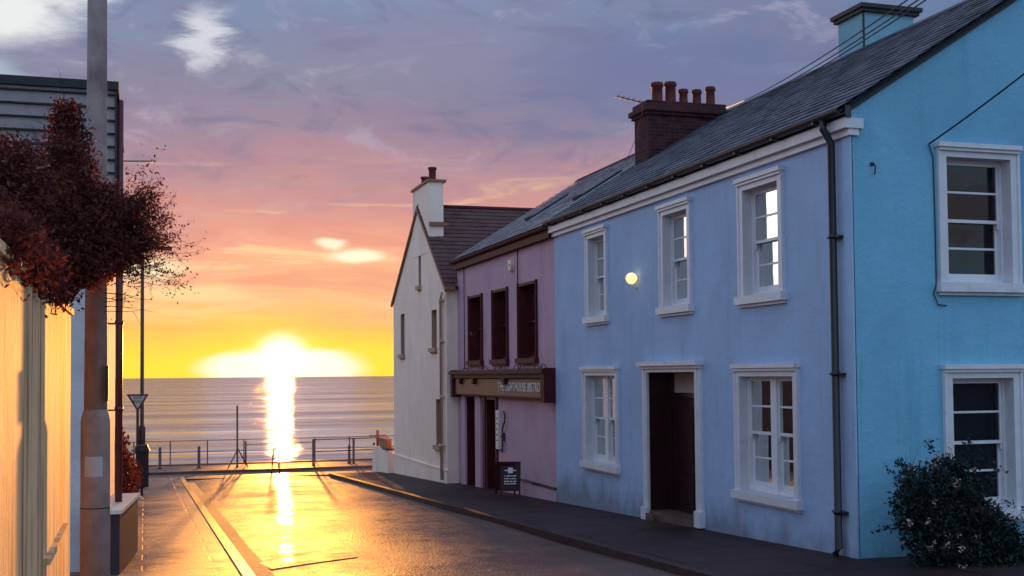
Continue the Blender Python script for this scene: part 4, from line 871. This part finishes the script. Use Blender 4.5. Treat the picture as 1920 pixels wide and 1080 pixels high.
# stiff twigs reaching over the street to the right
for i in range(150):
    tt = (i % 30)/30; st = Vector((-.24+r5.uniform(-.08, .06), 7.95+r5.uniform(-.2, .15), 2.38+tt*.40+r5.uniform(-.03, .03)))
    d = Vector((.85, r5.uniform(-.25, .2), .02+.36*tt*r5.uniform(.5, 1.2)))
    twig(kb, None, st, d, r5.uniform(.22, .37)*(1-.3*tt), .0032, r5, 2, .35, lambda q_, dep: leafquads(kl, q_, 1 if r5.random() < .75 else 0, .012, .012, r5), .42)
for i in range(9):
    st = Vector((-.62+r5.uniform(-.1, .16), 7.5, 2.85)); twig(kb, None, st, (r5.uniform(-.3, .3), 0, 1), r5.uniform(.15, .3), .0032, r5, 2, .3, None, .5)
twig(kb, None, (-.08, 8, 2.75), (.55, 0, .6), .3, .003, r5, 1, .3, lf, .4)
for i in range(5): twig(kb, None, (-.25, 8, 2.25-.03*i), (1, 0, -.0), .22, .003, r5, 1, .1, None, .3)
for i in range(16):
    yy = 5+i*.2; twig(kb, None, (-.58, yy, 2.3), (.35, r5.uniform(-.3, .3), -.1), .14, .003, r5, 1, -.1, lf, .5)
kl.build('foliage', LEAFR, sh); kb.build('branches', BARK, sh); settle(sh)

r6 = random.Random(31)
sg = empty('flowering_shrub', (9.0, 11.2, gz(11))); tag(sg, 'dark flowering shrub growing against the cyan gable below the lower window', 'shrub')
kl = MB(); kb = MB(); kf = MB()
cl2 = [(8.35, 11.2, .45, .34), (8.6, 11.2, .1, .42), (8.3, 11.1, .0, .34), (8.75, 11.3, .6, .25), (9.05, 11.2, -.05, .38), (8.5, 11.2, -.35, .4), (9.3, 11.1, -.25, .3), (8.9, 11.0, -.45, .4), (8.2, 11.2, .25, .3), (8.9, 11.2, .2, .35), (9.2, 11.1, -.1, .3), (9.0, 11.3, .38, .2), (9.5, 11.1, -.45, .3), (9.9, 11.2, -.55, .3)]
for (cx, cy, cz, cr) in cl2:
    for _ in range(int(1500*cr)):
        a = Vector((r6.gauss(0, 1), r6.gauss(0, 1), r6.gauss(0, 1))).normalized()*cr*(r6.random()**.4)
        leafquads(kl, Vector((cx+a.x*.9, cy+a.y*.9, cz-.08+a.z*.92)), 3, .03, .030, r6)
    for _ in range(7): twig(kb, None, (cx, 11.2, cz-.1), (r6.gauss(0, .6), r6.gauss(0, .4), 1), cr*.9, .007, r6, 1, .3, None, .4)
for _ in range(46):
    c_ = r6.choice(cl2); st = Vector((c_[0], c_[1]-.1, c_[2])); a = Vector((r6.gauss(0, 1), r6.gauss(0, .5), abs(r6.gauss(.4, .8)))).normalized()
    twig(kb, None, st+a*c_[3]*.7, a, r6.uniform(.16, .34), .004, r6, 1, .4, lambda q_, dep: leafquads(kl, q_, 3, .02, .026, r6), .35)
for _ in range(40):
    c_ = r6.choice(cl2[:7]); a = Vector((r6.gauss(0, 1)-.3, -abs(r6.gauss(0, 1)), r6.gauss(0, 1))).normalized()*c_[3]*.98; p = Vector(c_[:3])+a
    leafquads(kf, p, 9, .018, .020, r6)
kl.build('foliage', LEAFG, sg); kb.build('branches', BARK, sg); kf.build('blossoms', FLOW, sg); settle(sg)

r7 = random.Random(41)
hg = empty('roadside_bush', (-.5, 24, gz(24))); tag(hg, 'dark reddish bush behind the storage bin on the left pavement edge', 'bush')
kl = MB(); kb = MB()
for (cx, cy, cz, cr) in [(-.55, 20, -.1, .42), (-.52, 20.5, .35, .38), (-.5, 21.5, .10, .42), (-.42, 22.5, -.2, .44), (-.45, 23.5, .0, .42), (-.40, 25, -.25, .42), (-.35, 26.5, -.4, .40), (-.52, 20.0, .66, .28)]:
    for _ in range(int(700*cr)):
        a = Vector((r7.gauss(0, 1), r7.gauss(0, 1), r7.gauss(0, 1))).normalized()*cr*(r7.random()**.4); leafquads(kl, (cx+a.x*.75, cy+a.y, cz+a.z), 3, .04, .045, r7)
    twig(kb, None, (cx, cy, gz(cy)), (0, 0, 1), cz-gz(cy), .02, r7, 2, .2, None, .4)
kl.build('foliage', LEAFR, hg); kb.build('branches', BARK, hg); settle(hg)
